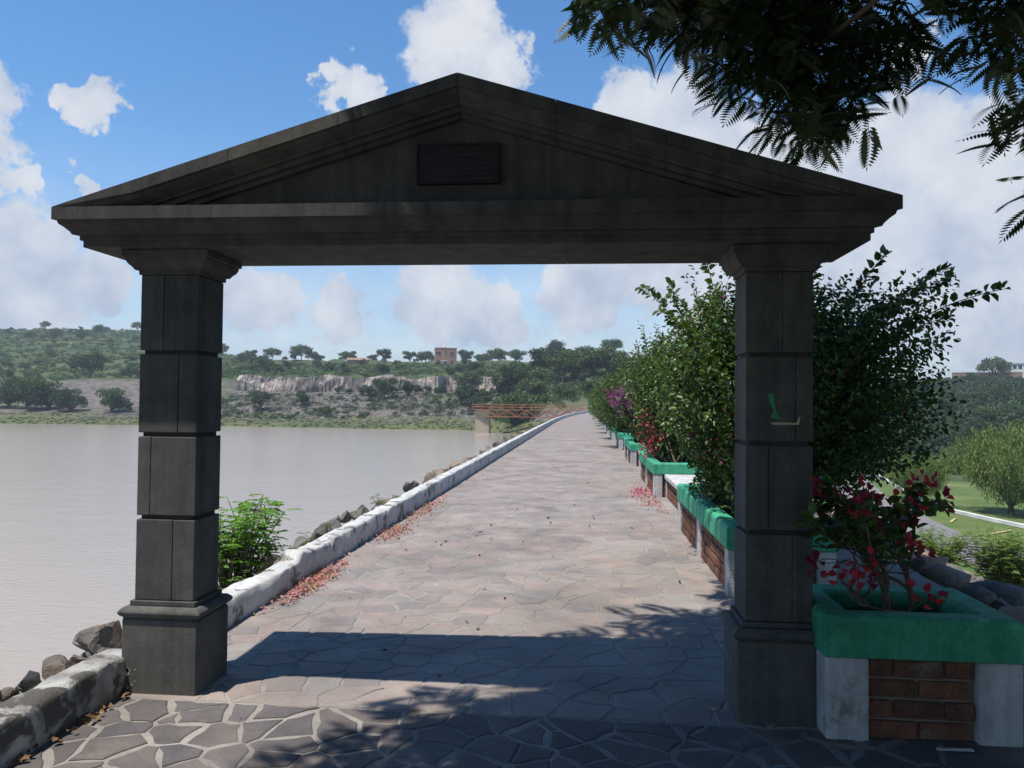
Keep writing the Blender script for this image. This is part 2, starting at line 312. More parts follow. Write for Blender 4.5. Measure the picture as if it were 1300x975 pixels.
def build_terrain():
    ys = np.concatenate([np.linspace(-260, -20, 10), np.linspace(-12, 60, 37), np.linspace(63, 150, 30), np.linspace(152, 290, 112), np.linspace(294, 480, 48), np.linspace(490, 900, 36), np.linspace(950, 5000, 22)])
    xs = np.concatenate([np.linspace(-4000, -900, 16), np.linspace(-850, -300, 40), np.linspace(-294, -170, 36), np.linspace(-167, -26, 95), np.linspace(-25, -3.5, 22), np.linspace(-3.0, 3.6, 8), np.linspace(4.6, 40, 26), np.linspace(43, 130, 26), np.linspace(138, 420, 40), np.linspace(450, 4000, 24)])
    V = np.array([(x, y, zt(x, y)) for y in ys for x in xs]); nx = len(xs)
    F = [(j * nx + i, j * nx + i + 1, (j + 1) * nx + i + 1, (j + 1) * nx + i) for j in range(len(ys) - 1) for i in range(nx - 1)]
    m = bpy.data.materials.new('ground'); m.use_nodes = True; t = m.node_tree; b = t.nodes['Principled BSDF']
    g = N(t, 'ShaderNodeNewGeometry'); p = g.outputs['Position']; sp = N(t, 'ShaderNodeSeparateXYZ'); L(t, p, sp.inputs[0]); z = sp.outputs['Z']
    n1 = tnoise(t, p, .035, 8, .62); n2 = tnoise(t, p, .4, 6, .6); n3 = tnoise(t, p, .012, 5, .6)
    veg = ramp(t, n1.outputs['Fac'], [(.38, (.042, .066, .028)), (.52, (.062, .088, .036)), (.68, (.10, .12, .055))]).outputs[0]
    earth = ramp(t, n2.outputs['Fac'], [(.35, (.085, .078, .07)), (.65, (.185, .165, .145))]).outputs[0]
    grass = ramp(t, n2.outputs['Fac'], [(.35, (.085, .10, .045)), (.65, (.135, .14, .065))]).outputs[0]
    rockc = ramp(t, n2.outputs['Fac'], [(.35, (.12, .11, .1)), (.65, (.25, .23, .2))]).outputs[0]
    zj = mth(t, 'ADD', z, mth(t, 'MULTIPLY_ADD', n2.outputs['Fac'], 1.6, -.8))
    up = N(t, 'ShaderNodeMapRange', clamp=True); L(t, zj, up.inputs['Value']); up.inputs['From Min'].default_value = -2.8; up.inputs['From Max'].default_value = -2.0
    ra = mixc(t, up.outputs[0], grass, earth)
    hi = N(t, 'ShaderNodeMapRange', clamp=True); L(t, zj, hi.inputs['Value']); hi.inputs['From Min'].default_value = 7.2; hi.inputs['From Max'].default_value = 9.2
    ra = mixc(t, hi.outputs[0], ra, veg)
    # patches of growth on the spoil
    pk = ramp(t, n1.outputs['Fac'], [(.52, (0, 0, 0)), (.58, (1, 1, 1))]).outputs[0]; ra = mixc(t, mth(t, 'MULTIPLY', pk, .8), ra, veg)
    # dry side and banks of the dam
    y_ = sp.outputs['Y']; x_ = sp.outputs['X']
    near = N(t, 'ShaderNodeMapRange', clamp=True); L(t, y_, near.inputs['Value']); near.inputs['From Min'].default_value = 158; near.inputs['From Max'].default_value = 150
    ra = mixc(t, near.outputs[0], ra, rockc)
    dry = N(t, 'ShaderNodeMapRange', clamp=True); L(t, x_, dry.inputs['Value']); dry.inputs['From Min'].default_value = 20.5; dry.inputs['From Max'].default_value = 22.5
    dcol = mixc(t, ramp(t, n3.outputs['Fac'], [(.45, (0, 0, 0)), (.6, (1, 1, 1))]).outputs[0], veg, (.045, .065, .028))
    ra = mixc(t, dry.outputs[0], ra, dcol)
    L(t, ra, b.inputs['Base Color']); b.inputs['Roughness'].default_value = .95; b.inputs['Specular IOR Level'].default_value = .1
    bp = N(t, 'ShaderNodeBump'); bp.inputs['Strength'].default_value = .6; bp.inputs['Distance'].default_value = .4; L(t, n2.outputs['Fac'], bp.inputs['Height']); L(t, bp.outputs[0], b.inputs['Normal'])
    me = npmesh('terrain', V, F, m); me.polygons.foreach_set('use_smooth', [True] * len(me.polygons))
    tag(link('terrain', me), kind='structure')
build_terrain()
def build_water():
    m = bpy.data.materials.new('muddy_water'); m.use_nodes = True; t = m.node_tree; b = t.nodes['Principled BSDF']
    g = N(t, 'ShaderNodeNewGeometry'); n0 = tnoise(t, g.outputs['Position'], .02, 3)
    L(t, ramp(t, n0.outputs['Fac'], [(.3, (.335, .287, .235)), (.7, (.365, .317, .265))]).outputs[0], b.inputs['Base Color'])
    b.inputs['Roughness'].default_value = .14; b.inputs['IOR'].default_value = 1.33
    mp = vmt(t, 'MULTIPLY', g.outputs['Position'], (1, 1.6, 1)).outputs[0]
    a = tnoise(t, mp, 2.2, 5, .6); c = tnoise(t, mp, .25, 3, .5)
    h = mth(t, 'MULTIPLY_ADD', c.outputs['Fac'], 1.2, a.outputs['Fac'])
    bp = N(t, 'ShaderNodeBump'); bp.inputs['Strength'].default_value = .3; bp.inputs['Distance'].default_value = .12; L(t, h, bp.inputs['Height']); L(t, bp.outputs[0], b.inputs['Normal'])
    tag(link('lake_water', mesh('lake_water', [(-1500, -250, WL), (-3, -250, WL), (-3, 150, WL), (-8, 215, WL), (-1500, 215, WL)], [(0, 1, 2, 3, 4)], m)), kind='structure')
build_water()

# ------------------------------------------------------------------ path with flagstones
XL, XR = -2.48, 1.2
def clip(poly, nx, ny, c):      # keep nx*x+ny*y <= c
    out = []
    for i in range(len(poly)):
        a = poly[i]; b = poly[(i + 1) % len(poly)]; da = nx * a[0] + ny * a[1] - c; db = nx * b[0] + ny * b[1] - c
        if da <= 0: out.append(a)
        if (da < 0) != (db < 0) and da != db:
            k = da / (da - db); out.append((a[0] + (b[0] - a[0]) * k, a[1] + (b[1] - a[1]) * k))
    return out
def voronoi(x0, x1, y0, y1, sx, sy, g):
    r = random.Random(int(y0 * 100 + x0 * 7 + 999)); pts = []
    nx = max(1, round((x1 - x0) / sx)); ny = max(1, round((y1 - y0) / sy)); cells = {}
    for j in range(ny):
        for i in range(nx):
            if r.random() < .12: continue
            p = (x0 + (i + .5 + r.uniform(-.46, .46) + (.25 if j % 2 else -.25)) * (x1 - x0) / nx, y0 + (j + .5 + r.uniform(-.46, .46)) * (y1 - y0) / ny, r.uniform(-.007, .007))
            cells.setdefault(j, []).append(p)
    out = []
    for j in cells:
        for p in cells[j]:
            poly = [(x0 + g / 2, y0 + g / 2), (x1 - g / 2, y0 + g / 2), (x1 - g / 2, y1 - g / 2), (x0 + g / 2, y1 - g / 2)]
            for jj in range(j - 3, j + 4):
                for q in cells.get(jj, []):
                    if q is p: continue
                    dx, dy = q[0] - p[0], q[1] - p[1]; d = math.hypot(dx, dy)
                    if d > 1.6 or d < 1e-6: continue
                    gg = g * r.uniform(.3, 1.7)
                    c = (dx * (p[0] + q[0]) + dy * (p[1] + q[1])) / 2 / d - gg / 2 + (p[2] - q[2]) / d * .6
                    poly = clip(poly, dx / d, dy / d, c)
                    if len(poly) < 3: break
                if len(poly) < 3: break
            # drop tiny edges
            q2 = []
            for a in poly:
                if not q2 or math.hypot(a[0] - q2[-1][0], a[1] - q2[-1][1]) > .025: q2.append(a)
            if len(q2) > 3 and math.hypot(q2[0][0] - q2[-1][0], q2[0][1] - q2[-1][1]) < .035: q2.pop()
            if len(q2) >= 3:
                A = abs(sum(q2[i][0] * q2[(i + 1) % len(q2)][1] - q2[(i + 1) % len(q2)][0] * q2[i][1] for i in range(len(q2)))) / 2
                if A > .003: out.append(q2)
    return out
def rough_poly(poly, r):          # chipped outline: wobbled points along each edge
    o = []
    for i in range(len(poly)):
        a = poly[i]; b = poly[(i + 1) % len(poly)]; d = math.hypot(b[0] - a[0], b[1] - a[1]); o.append((a[0] + r.uniform(-.006, .006), a[1] + r.uniform(-.006, .006)))
        m_ = int(d / .085); nx, ny = (b[1] - a[1]) / d, -(b[0] - a[0]) / d
        for k in range(1, min(m_, 3) + 1):
            q = (k + r.uniform(-.25, .25)) / (min(m_, 3) + 1); w = r.uniform(-.016, .006)
            o.append((a[0] + (b[0] - a[0]) * q + nx * w, a[1] + (b[1] - a[1]) * q + ny * w))
    return o
def stone_geo(poly, r, hmax=.009):
    poly = rough_poly(poly, r); n = len(poly); cx_ = sum(p[0] for p in poly) / n; cy_ = sum(p[1] for p in poly) / n
    h = r.uniform(.003, hmax); tx, ty = r.uniform(-.006, .006), r.uniform(-.006, .006); ins = .008
    def top(p, k):
        d = max(math.hypot(p[0] - cx_, p[1] - cy_), 1e-4); q = (p[0] - (p[0] - cx_) / d * k, p[1] - (p[1] - cy_) / d * k)
        return (q[0], q[1], h + tx * (q[0] - cx_) + ty * (q[1] - cy_))
    v = [(p[0], p[1], -.012) for p in poly] + [(p[0], p[1], top(p, 0)[2] - .004) for p in poly] + [top(p, ins) for p in poly]
    f = []
    for i in range(n):
        j = (i + 1) % n; f += [(i, j, n + j, n + i), (n + i, n + j, 2 * n + j, 2 * n + i)]
    f.append(tuple(range(2 * n, 3 * n))); return v, f
pb = MB()
ys = [-12, 0, 60, 70, 80, 90, 100, 110, 120, 130, 140, 150, 160, 172]
for a, b in zip(ys[:-1], ys[1:]):
    pb.add([(XL + xc(a), a, 0), (3.2 + xc(a), a, 0), (3.2 + xc(b), b, 0), (XL + xc(b), b, 0)], [(0, 1, 2, 3)])
    pb.add([(XL + xc(a), a, 0), (XL + xc(b), b, 0), (XL + xc(b), b, -.3), (XL + xc(a), a, -.3)], [(0, 1, 2, 3)])
path = pb.build('path', m_grout); tag(path, kind='structure')
allst = []
JL, JR = -2.03, .9
Y1 = 4.02
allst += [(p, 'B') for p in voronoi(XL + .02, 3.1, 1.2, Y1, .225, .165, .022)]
yy = Y1
for j, yn in enumerate((6.9, 10.4, 14.4, 19, 24, 30, 36, 43)):
    allst += [(p, 'A') for p in voronoi(XL + .02, JL, yy, yn, .21, .2, .014)]
    allst += [(p, 'A') for p in voronoi(JL, JR, yy, yn, .235, .18, .013)]
    allst += [(p, 'A') for p in voronoi(JR, XR + .08, yy, yn, .18, .2, .014)]
    yy = yn
def cen(p): return sum(q[0] for q in p) / len(p), sum(q[1] for q in p) / len(p)
def inview(p):
    x, y = cen(p); return y > 2.9 and -1.05 * y + .2 < x < .72 * y + .5
def apx(p):
    x, y = cen(p); A = abs(sum(p[i][0] * p[(i + 1) % len(p)][1] - p[(i + 1) % len(p)][0] * p[i][1] for i in range(len(p)))) / 2
    return A / y ** 3 if inview(p) else 0
allst.sort(key=lambda s: -apx(s[0]))
rs = random.Random(5)
for p, k in allst[:298]:
    v, f = stone_geo(p, rs, .0055 if k == 'A' else .009); c = cen(p)
    o = link('flagstone', mesh('flagstone', [(q[0] - c[0], q[1] - c[1], q[2]) for q in v], f, m_flagA if k == 'A' else m_flagB), path, (c[0], c[1], 0))
for kk, nm, mt in (('A', 'distant_paving', m_flagA), ('B', 'grey_paving', m_flagB)):  # near strip is laid in darker grey stone
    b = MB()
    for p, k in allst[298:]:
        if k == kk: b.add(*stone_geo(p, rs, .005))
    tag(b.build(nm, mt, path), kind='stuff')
fb = MB()
for a, b in zip([43, 60, 70, 80, 90, 100, 110, 120, 130, 140, 150, 160], [60, 70, 80, 90, 100, 110, 120, 130, 140, 150, 160, 171]):
    fb.add([(XL + .05 + xc(a), a, .006), (XR + .1 + xc(a), a, .006), (XR + .1 + xc(b), b, .006), (XL + .05 + xc(b), b, .006)], [(0, 1, 2, 3)])
tag(fb.build('far_paving', m_pathfar, path))

# ------------------------------------------------------------------ low white wall along the lake
def kerb(name, sect, mat, seed):
    """sect: list of (Y, height)"""
    prof = [(0, 0, 0), (-.004, .45, 0), (.0, .92, 0), (.012, .98, 0), (.05, 1.0, 0), (.09, 1.01, 0), (.135, 1.0, 0), (.172, .98, 0), (.186, .9, 0), (.19, .3, 0), (.2, 0, -.35)]
    v = []; f = []; n = len(prof)
    for i, (Y, h) in enumerate(sect):
        for k, (w, t, e) in enumerate(prof):
            q = noise.noise_vector((Y * 2.2, k * .55, seed)); q2 = noise.noise_vector((Y * 9, k * .9, seed + 5))
            am = .022 if k not in (0, n - 1) else .006
            v.append((XL + xc(Y) - w + q.x * am + q2.x * .012, Y, h * t + e + (q.z * am * .8 + q2.z * .012 if k > 1 else 0) - (.02 if k == 0 else 0)))
    for i in range(len(sect) - 1):
        for k in range(n - 1): f.append((i * n + k, (i + 1) * n + k, (i + 1) * n + k + 1, i * n + k + 1))
    f.append(tuple(range(n))); f.append(tuple((len(sect) - 1) * n + k for k in range(n))[::-1])
    return link(name, mesh(name, v, f, mat, True))
tag(kerb('low_wall', [(-3 + .06 * i, .205 + .0 * i) for i in range(121)], m_whitew, 1), 'low weathered white wall beside the lake, nearer than the left pillar', 'wall')
sec = []
Y = 4.44
while Y < 158:
    h = np.interp(Y, [4, 5.2, 6.45, 6.72, 6.8, 7.1, 9, 14, 40, 160], [.20, .20, .185, .19, .265, .225, .235, .26, .30, .32]); sec.append((Y, float(h))); Y += .06 if Y < 12 else (.15 if Y < 25 else (.5 if Y < 60 else 2))
tag(kerb('low_wall', sec, m_white, 2), 'long white painted low wall running along the path beyond the arch', 'wall')

# ------------------------------------------------------------------ stone arch
arch = empty('stone_arch', (-.655, 4.295, 0))
tag(arch, 'dark grey stone arch with pediment spanning the path', 'arch')
AX, AY = -.655, 4.295
def prism(name, prof, mat, parent, cx, cy, bev=.004):
    """stack of square sections: prof = [(half width, z)...]"""
    v = []; f = []
    for i, (h, z) in enumerate(prof): v += [(cx - h, cy - h, z), (cx + h, cy - h, z), (cx + h, cy + h, z), (cx - h, cy + h, z)]
    for i in range(len(prof) - 1):
        for k in range(4): f.append((i * 4 + k, i * 4 + (k + 1) % 4, i * 4 + 4 + (k + 1) % 4, i * 4 + 4 + k))
    f.append((3, 2, 1, 0)); n = len(prof) * 4; f.append((n - 4, n - 3, n - 2, n - 1))
    o = link(name, mesh(name, v, f, mat), parent)
    if bev: bevel(o.data, bev, 1)
    return o
for cxp in (-2.285 - AX, .993 - AX):
    core = prism('pillar', [(.148, .012), (.148, 2.41)], m_stone_dk, arch, cxp, 0, 0)
    core.scale.y = .87; core.location.y = -.028      # pillars are a little wider than deep
    def blk(nm, prof, bev=.006): return prism(nm, prof, m_stone, core, cxp, 0, bev)
    blk('plinth', [(.215, -.02), (.215, .405)], .008)
    a = [(.205, .407)] + [(.207 + .026 * math.sin(math.pi * k / 8), .41 + .058 * k / 8) for k in range(9)] + [(.195, .47)]
    blk('torus_moulding', a, 0)
    blk('fillet', [(.186, .472), (.186, .498)], .003)
    for (z0, z1), fx in zip(((.5, .94), (.962, 1.395), (1.417, 1.85), (1.872, 2.288)), (.26, -.55, .35, -.2) if cxp < 0 else (.4, -.3, .5, .1)):
        xs_ = .168 * fx
        bbox('shaft_block', cxp - .168, cxp + xs_ - .0008, -.168, .168, z0, z1, m_stone, core, .005, 2); bbox('shaft_block', cxp + xs_ + .0008, cxp + .168, -.1675, .1675, z0 + .001, z1 - .001, m_stone, core, .005, 2)
    blk('capital', [(.178, 2.29), (.178, 2.312), (.196, 2.315), (.205, 2.33), (.222, 2.346), (.232, 2.366), (.233, 2.38), (.246, 2.382), (.246, 2.418)], .002)
XE = 2.165
FR = [(.305, 2.42), (.305, 2.452), (.318, 2.455), (.318, 2.478), (.345, 2.481), (.352, 2.495), (.372, 2.515), (.392, 2.53), (.396, 2.545), (.415, 2.548), (.415, 2.614)]
def cornice_seg(x0, x1, nm, parent, endl, endr):
    pr = [(-o, z) for o, z in FR] + [(o, z) for o, z in FR[::-1]]
    n = len(pr); v = []
    for x, e in ((x0, endl), (x1, endr)):
        for o, z in pr: v.append(((x + (abs(o) - .415) * e) if e else x, o, z))
    f = [(i, (i + 1) % n, n + (i + 1) % n, n + i) for i in range(n)]
    f.append(tuple(range(n))[::-1]); f.append(tuple(range(n, 2 * n)))
    return link(nm, mesh(nm, v, f, m_stone), parent)
ent = bbox('entablature', -2.0, 2.0, -.29, .29, 2.43, 2.60, m_stone_dk, arch, 0)
cuts = [-XE, -1.28, -.36, .55, 1.32, XE]
for i in range(5):
    cornice_seg(cuts[i] + (.0007 if i else 0), cuts[i + 1] - (.0007 if i < 4 else 0), 'cornice_block', ent, -1 if i == 0 else 0, 1 if i == 4 else 0)
ZA, ZE = 3.272, 2.616; SL = (ZA - ZE) / XE
tym = MB()
def ztop(x): return ZA - SL * abs(x)
yt = .25
tv = [(-1.75, ztop(1.75) - .06), (0, ZA - .06), (1.75, ztop(1.75) - .06), (1.75, 2.6), (-1.75, 2.6)]
tym.add([(x, -yt, z) for x, z in tv] + [(x, yt, z) for x, z in tv], [(4, 3, 2, 1, 0), (5, 6, 7, 8, 9)] + [(i, (i + 1) % 5, 5 + (i + 1) % 5, 5 + i) for i in range(5)])
tympanum = tym.build('gable_wall', m_stone, arch)
RK = [(.412, 0), (.412, .066), (.392, .069), (.386, .088), (.36, .108), (.338, .122), (.335, .132), (.312, .134), (.312, .162), (.285, .165), (.285, .19), (.24, .192)]
rk = bbox('raking_cornice', -.05, .05, -.2, .2, 2.9, 3.15, m_stone_dk, arch, 0)
pr = [(-o, t) for o, t in RK] + [(o, t) for o, t in RK[::-1]]
for sgn in (-1, 1):
    cs = [0.0015, .62, 1.2, 1.72, XE - .004]
    if sgn == 1: cs = [0.0015, .5, 1.05, 1.6, XE - .004]
    for a, b in zip(cs[:-1], cs[1:]):
        n = len(pr); v = []
        for x in (a, b - (.002 if b < XE - .01 else 0)):
            for o, t in pr: v.append((sgn * x, o, max(ztop(x) - t, 2.612 if abs(o) > .4 else 2.56)))
        f = [(i, (i + 1) % n, n + (i + 1) % n, n + i) for i in range(n)] + [tuple(range(n))[::-1], tuple(range(n, 2 * n))]
        if sgn == -1: f = [q[::-1] for q in f]
        link('cornice_block', mesh('cornice_block', v, f, m_stone), rk)
# plaque with its raised lettering (illegible in the shade, kept as rows of raised strokes)
pl = bbox('plaque', -.235, .205, -yt - .03, -yt + .01, 2.742, 2.955, m_plaque, arch, .004)
pl['label'] = 'dark bronze plaque with rows of worn raised lettering'
fr = MB()
for x0, x1, z0, z1 in ((-.232, .202, 2.943, 2.951), (-.232, .202, 2.746, 2.754), (-.232, -.224, 2.754, 2.943), (.194, .202, 2.754, 2.943)): fr.box(x0, x1, -yt - .036, -yt - .028, z0, z1)
fr.build('plaque_rim', m_plaque, pl)
lt = MB(); r3 = random.Random(3)
for row, (w0, w1, hh) in enumerate([(-.10, .17, .013), (-.16, .17, .013), (-.19, -.04, .01), (-.18, .17, .011), (-.17, .15, .011), (-.14, .13, .011), (-.12, .16, .012)]):
    z = 2.926 - row * .0255; x = w0
    while x < w1:
        nl = r3.randint(3, 8)
        for _ in range(nl):
            k = r3.randint(0, 3); y0, y1 = -yt - .0325, -yt - .028; h = hh
            lt.box(x, x + .0022, y0, y1, z - h, z)
            if k == 0: lt.box(x + .0025, x + .0065, y0, y1, z - .0022, z)
            if k == 1: lt.box(x + .0025, x + .0065, y0, y1, z - h, z - h + .0022)
            if k in (2, 3): lt.box(x + .0065, x + .0087, y0, y1, z - h, z); lt.box(x + .0025, x + .0062, y0, y1, z - h / 2 - .001, z - h / 2 + .0012)
            x += .012
            if x > w1: break
        x += .009
lt.build('lettering', m_letter, pl)
# paint and sticker remnants
def patch(name, mat, pts, y, parent, label=None):
    n = len(pts); b = MB(); b.add([(x, y, z) for x, z in pts] + [(x, y + .004, z) for x, z in pts], [tuple(range(n)), tuple(range(2 * n - 1, n - 1, -1))] + [(i, n + i, n + (i + 1) % n, (i + 1) % n) for i in range(n)])
    o = b.build(name, mat, parent)
    if label: o['label'] = label
    return o
px0 = .993 - AX
patch('sticker_remnant', m_sticker_g, [(px0 - .055, 1.66), (px0 - .03, 1.665), (px0 - .02, 1.60), (px0 - .012, 1.565), (px0 + .0, 1.545), (px0 - .0, 1.53), (px0 - .04, 1.535), (px0 - .035, 1.56), (px0 - .025, 1.575), (px0 - .05, 1.62)], -.1768, arch, 'torn green sticker remnant')
patch('tape_remnant', m_sticker_y, [(px0 - .045, 1.515), (px0 + .085, 1.513), (px0 + .1, 1.545), (px0 + .106, 1.54), (px0 + .098, 1.503), (px0 - .03, 1.502)], -.1768, arch, 'strip of yellowed tape')
rr = random.Random(12)
for i in range(14):
    x = -2.285 - AX - .205 + abs(rr.gauss(0, .04)); z = .03 + rr.random() ** 1.6 * .15; s = rr.uniform(.004, .014) * (1.3 if x < -1.80 else .5)
    if x < -2.285 - AX - .2 + .0: continue
    patch('paint_fleck', m_chip, [(x + s * math.cos(k * 1.047 + .3) * rr.uniform(.6, 1.2), z + 1.6 * s * math.sin(k * 1.047 + .3) * rr.uniform(.6, 1.2)) for k in range(6)], -.2165, arch)

# ------------------------------------------------------------------ planters and benches
BRL = .235; BRH = .088
brick_cache = {}
def brickmesh(l, w, h):
    key = (round(l, 3), round(w, 3), round(h, 3))
    if key not in brick_cache:
        b = MB(); b.box(-l / 2, l / 2, -w / 2, w / 2, -h / 2, h / 2); me = mesh('brick', b.v, b.f, m_brick); bevel(me, .006, 1); brick_cache[key] = me
    return brick_cache[key]
def brickwall(parent, a, b, z0, z1, axis, at, seed, thick=.05):
    """courses of bricks from a to b along axis 'x'|'y' with the face at coordinate `at`"""
    r = random.Random(seed); n = max(1, round((z1 - z0) / .105)); ch = (z1 - z0) / n
    for c in range(n):
        x = a - (BRL / 2 if c % 2 else 0)
        while x < b - .02:
            s, e = max(x, a), min(x + BRL, b); l = e - s - .014
            if l > .03:
                me = brickmesh(l if l < BRL - .02 else BRL - .014, thick, ch - .016); o = link('brick', me, parent)
                m_ = (s + e) / 2; j = r.uniform(-.005, .005)
                if axis == 'x': o.location = (m_, at + thick / 2 + j, z0 + ch * (c + .5))
                else: o.location = (at + thick / 2 + j, m_, z0 + ch * (c + .5)); o.rotation_euler.z = math.pi / 2
                o.rotation_euler.y = r.uniform(-.012, .012)
            x += BRL
CAP0, CAP1 = .395, .595
def planter(x0, y0, wx, ly, nlegs, label, bricks, group, seed):
    t = empty('planter', (x0, y0, 0)); tag(t, label, 'planter', group)
    bbox('planter_core', .05, wx - .05, .05, ly - .05, -.3, .42, m_mortar, t, 0)
    # rim: four green beams with rounded edges, mitred by one frame mesh
    o0, o1 = -.012, .15
    v = []; pr = [(o0, CAP0), (o0, CAP1 - .03), (o0 + .012, CAP1 - .008), (o0 + .035, CAP1), (o1 - .02, CAP1 - .003), (o1, CAP1 - .02), (o1, CAP0)]
    n = len(pr); f = []
    for k, (sx, sy) in enumerate(((0, 0), (1, 0), (1, 1), (0, 1))):
        for o, z in pr:
            q = noise.noise_vector((k * 3.1 + seed, z * 9, o * 9)) * .006
            v.append(((wx - o if sx else o) + q.x, (ly - o if sy else o) + q.y, z + q.z * .6))
    for k in range(4):
        for i in range(n): f.append((k * n + i, ((k + 1) % 4) * n + i, ((k + 1) % 4) * n + (i + 1) % n, k * n + (i + 1) % n))
    rim = link('rim', mesh('rim', v, f, m_green), t); bevel(rim.data, .008, 2)
    bbox('soil', .13, wx - .13, .13, ly - .13, .3, .49, m_soil, t, 0)
    lw = .2 if nlegs == 2 else .15
    ysl = [0, ly - lw] if nlegs == 2 else [0, ly / 2 - lw / 2, ly - lw]
    for xx in (0, wx - lw):
        for yy_ in ysl: bbox('post', xx, xx + lw, yy_, yy_ + lw, -.05, CAP0 - .002, m_post, t, .012, 2)
    if bricks:
        brickwall(t, lw, wx - lw, .0, CAP0 - .004, 'x', .03, seed)
        for a, b in zip(ysl[:-1], ysl[1:]): brickwall(t, a + lw, b, .0, CAP0 - .004, 'y', .03, seed + 1)
    return t
planter(1.168, 3.92, .90, .70, 2, 'square green rimmed brick planter with white posts beside the right pillar', True, 'green rimmed planters', 1)
PY = [6.71, 13.72, 20.4, 27.4, 34.4, 41.4, 48.4, 55.4, 62.4, 69.4]
ordn = ['first', 'second', 'third', 'fourth', 'fifth', 'sixth', 'seventh', 'eighth', 'ninth', 'tenth']
for i, y in enumerate(PY):
    planter(1.2 + xc(y), y, .88, 3.5, 3, 'long green rimmed brick planter along the path, %s beyond the arch' % ordn[i], i < 3, 'green rimmed planters', 10 + 3 * i)
for i, y in enumerate(PY[:5]):
    t = empty('bench', (1.40, y + 3.53, 0)); tag(t, 'low white topped brick bench between the %s and %s long planters' % (ordn[i], ordn[i + 1]), 'bench', 'white benches between planters')
    ln = PY[i + 1] - y - 3.56
    bbox('seat', -.02, .6, 0, ln, .32, .40, m_post, t, .015, 2)
    bbox('bench_core', .05, .55, .02, ln - .02, -.05, .318, m_mortar, t, 0)
    if i < 2: brickwall(t, .02, ln - .02, 0, .318, 'y', .02, 77 + i)
    for yb in (0.0, ln - .06): bbox('bench_post', .002, .07, yb, yb + .06, -.02, .319, m_post, t, .004, 1)

# ------------------------------------------------------------------ vegetation generators
def shoots(n, base_fn, tip_fn, sag=.15, k=10):
    """curved shoots; returns list of point arrays (k,3)"""
    out = []
    for i in range(n):
        a = np.array(base_fn(i)); b = np.array(tip_fn(i)); m = (a + b) / 2 + rng.normal(0, .12, 3) + np.array([0, 0, np.linalg.norm(b - a) * sag])
        t = np.linspace(0, 1, k)[:, None]; out.append((1 - t) ** 2 * a + 2 * t * (1 - t) * m + t ** 2 * b)
    return out
def leaves_on(curves, spacing, start, size, asp=.62):
    P = []; D = []
    for c in curves:
        seg = np.linalg.norm(np.diff(c, axis=0), axis=1); Ln = seg.sum(); n = max(2, int(Ln * (1 - start) / spacing))
        tt = start + (1 - start) * (np.arange(n) + rng.random(n) * .6) / n; idx = np.clip(tt * (len(c) - 1), 0, len(c) - 1.001); i0 = idx.astype(int); fr_ = (idx - i0)[:, None]
        p = c[i0] * (1 - fr_) + c[i0 + 1] * fr_; d = unit(c[i0 + 1] - c[i0])
        out_ = unit(np.cross(d, rv(n))); P.append(p + out_ * .008); D.append(out_ * .85 + d * .5 + np.array([0, 0, -.05]))
    P = np.concatenate(P); D = np.concatenate(D); n = len(P); s = size * rng.uniform(.6, 1.25, n)
    up = unit(rng.normal(0, .45, (n, 3)) + np.array([-.1, -.1, 1.0]))
    return leaves(P, D, up, s, s * asp)
def bush_meshes(ly, seed, zt_=3.15, n=620, rx=1.05, lsize=.075, spacing=.05, xo=0.0, rxr=None):
    """bougainvillea filling a long planter, origin at planter corner (x0,y0,0)"""
    global rng
    rng = np.random.default_rng(seed)
    def base(i): return (.45 + rng.normal(0, .1), rng.uniform(.3, ly - .3), .5)
    def tip(i):
        a = rng.uniform(0, 2 * math.pi); rr_ = math.sqrt(rng.uniform(.02, 1)); e = rng.random()
        z = .62 + (zt_ - .62) * rng.beta(1.5, 1.15)
        wz = math.sin(min(1, max(0.05, (z - .25) / (zt_ - .1))) * math.pi) ** .5 if z < zt_ else .3
        x = .45 + xo + (rx * float(np.interp(z, [.6, 1.2, 1.9, 2.5, 3.2], [.45, .75, 1.0, 1.05, .6])) if math.cos(a) < 0 else (rxr or rx)) * wz * rr_ * math.cos(a) * 1.15; y = ly / 2 + (ly / 2 + .1) * min(1, wz + .1) * rr_ * math.sin(a)
        return (x, y, z)
    cs = shoots(n, base, tip, .10)
    def tip2(i):
        a = rng.uniform(0, 2 * math.pi); z = zt_ + rng.uniform(-.5, .32); return (.45 + rng.uniform(.2, 1.0) * math.cos(a), ly / 2 + ly * .45 * math.sin(a) * rng.uniform(.3, 1), z)
    def tip3(i):
        a = rng.uniform(0, 6.28); q = math.sqrt(rng.uniform(.3, 1)); return (.45 + xo + (rx * .62 if math.cos(a) < 0 else rx * .95) * q * math.cos(a), ly / 2 + (ly / 2 - .15) * q * math.sin(a), rng.uniform(.62, 1.25))
    cs += shoots(n // 4, base, tip3, .3)
    if rxr and rxr > 1.5:
        cs += shoots(520, base, lambda i: (rng.uniform(.9, 2.05), rng.uniform(.15, 2.4), rng.uniform(1.05, 2.85)), .12)
    c2 = shoots(34, base, tip2, .06)
    V, F = leaves_on(cs + c2, spacing, .38, lsize)
    V2, F2 = leaves_on([c for c in cs[:200]], spacing * 1.2, .08, lsize)
    Vt = np.concatenate([V, V2]); Ft = np.concatenate([F, F2 + len(V)])
    fol = npmesh('foliage', Vt, Ft, m_leafb)
    st = MB()
    for c in cs[:46] + c2: st.tube(c[::2], [.022, .016, .011, .007, .004], 5)
    stm_ = mesh('stems', st.v, st.f, m_stem)
    return fol, stm_, cs
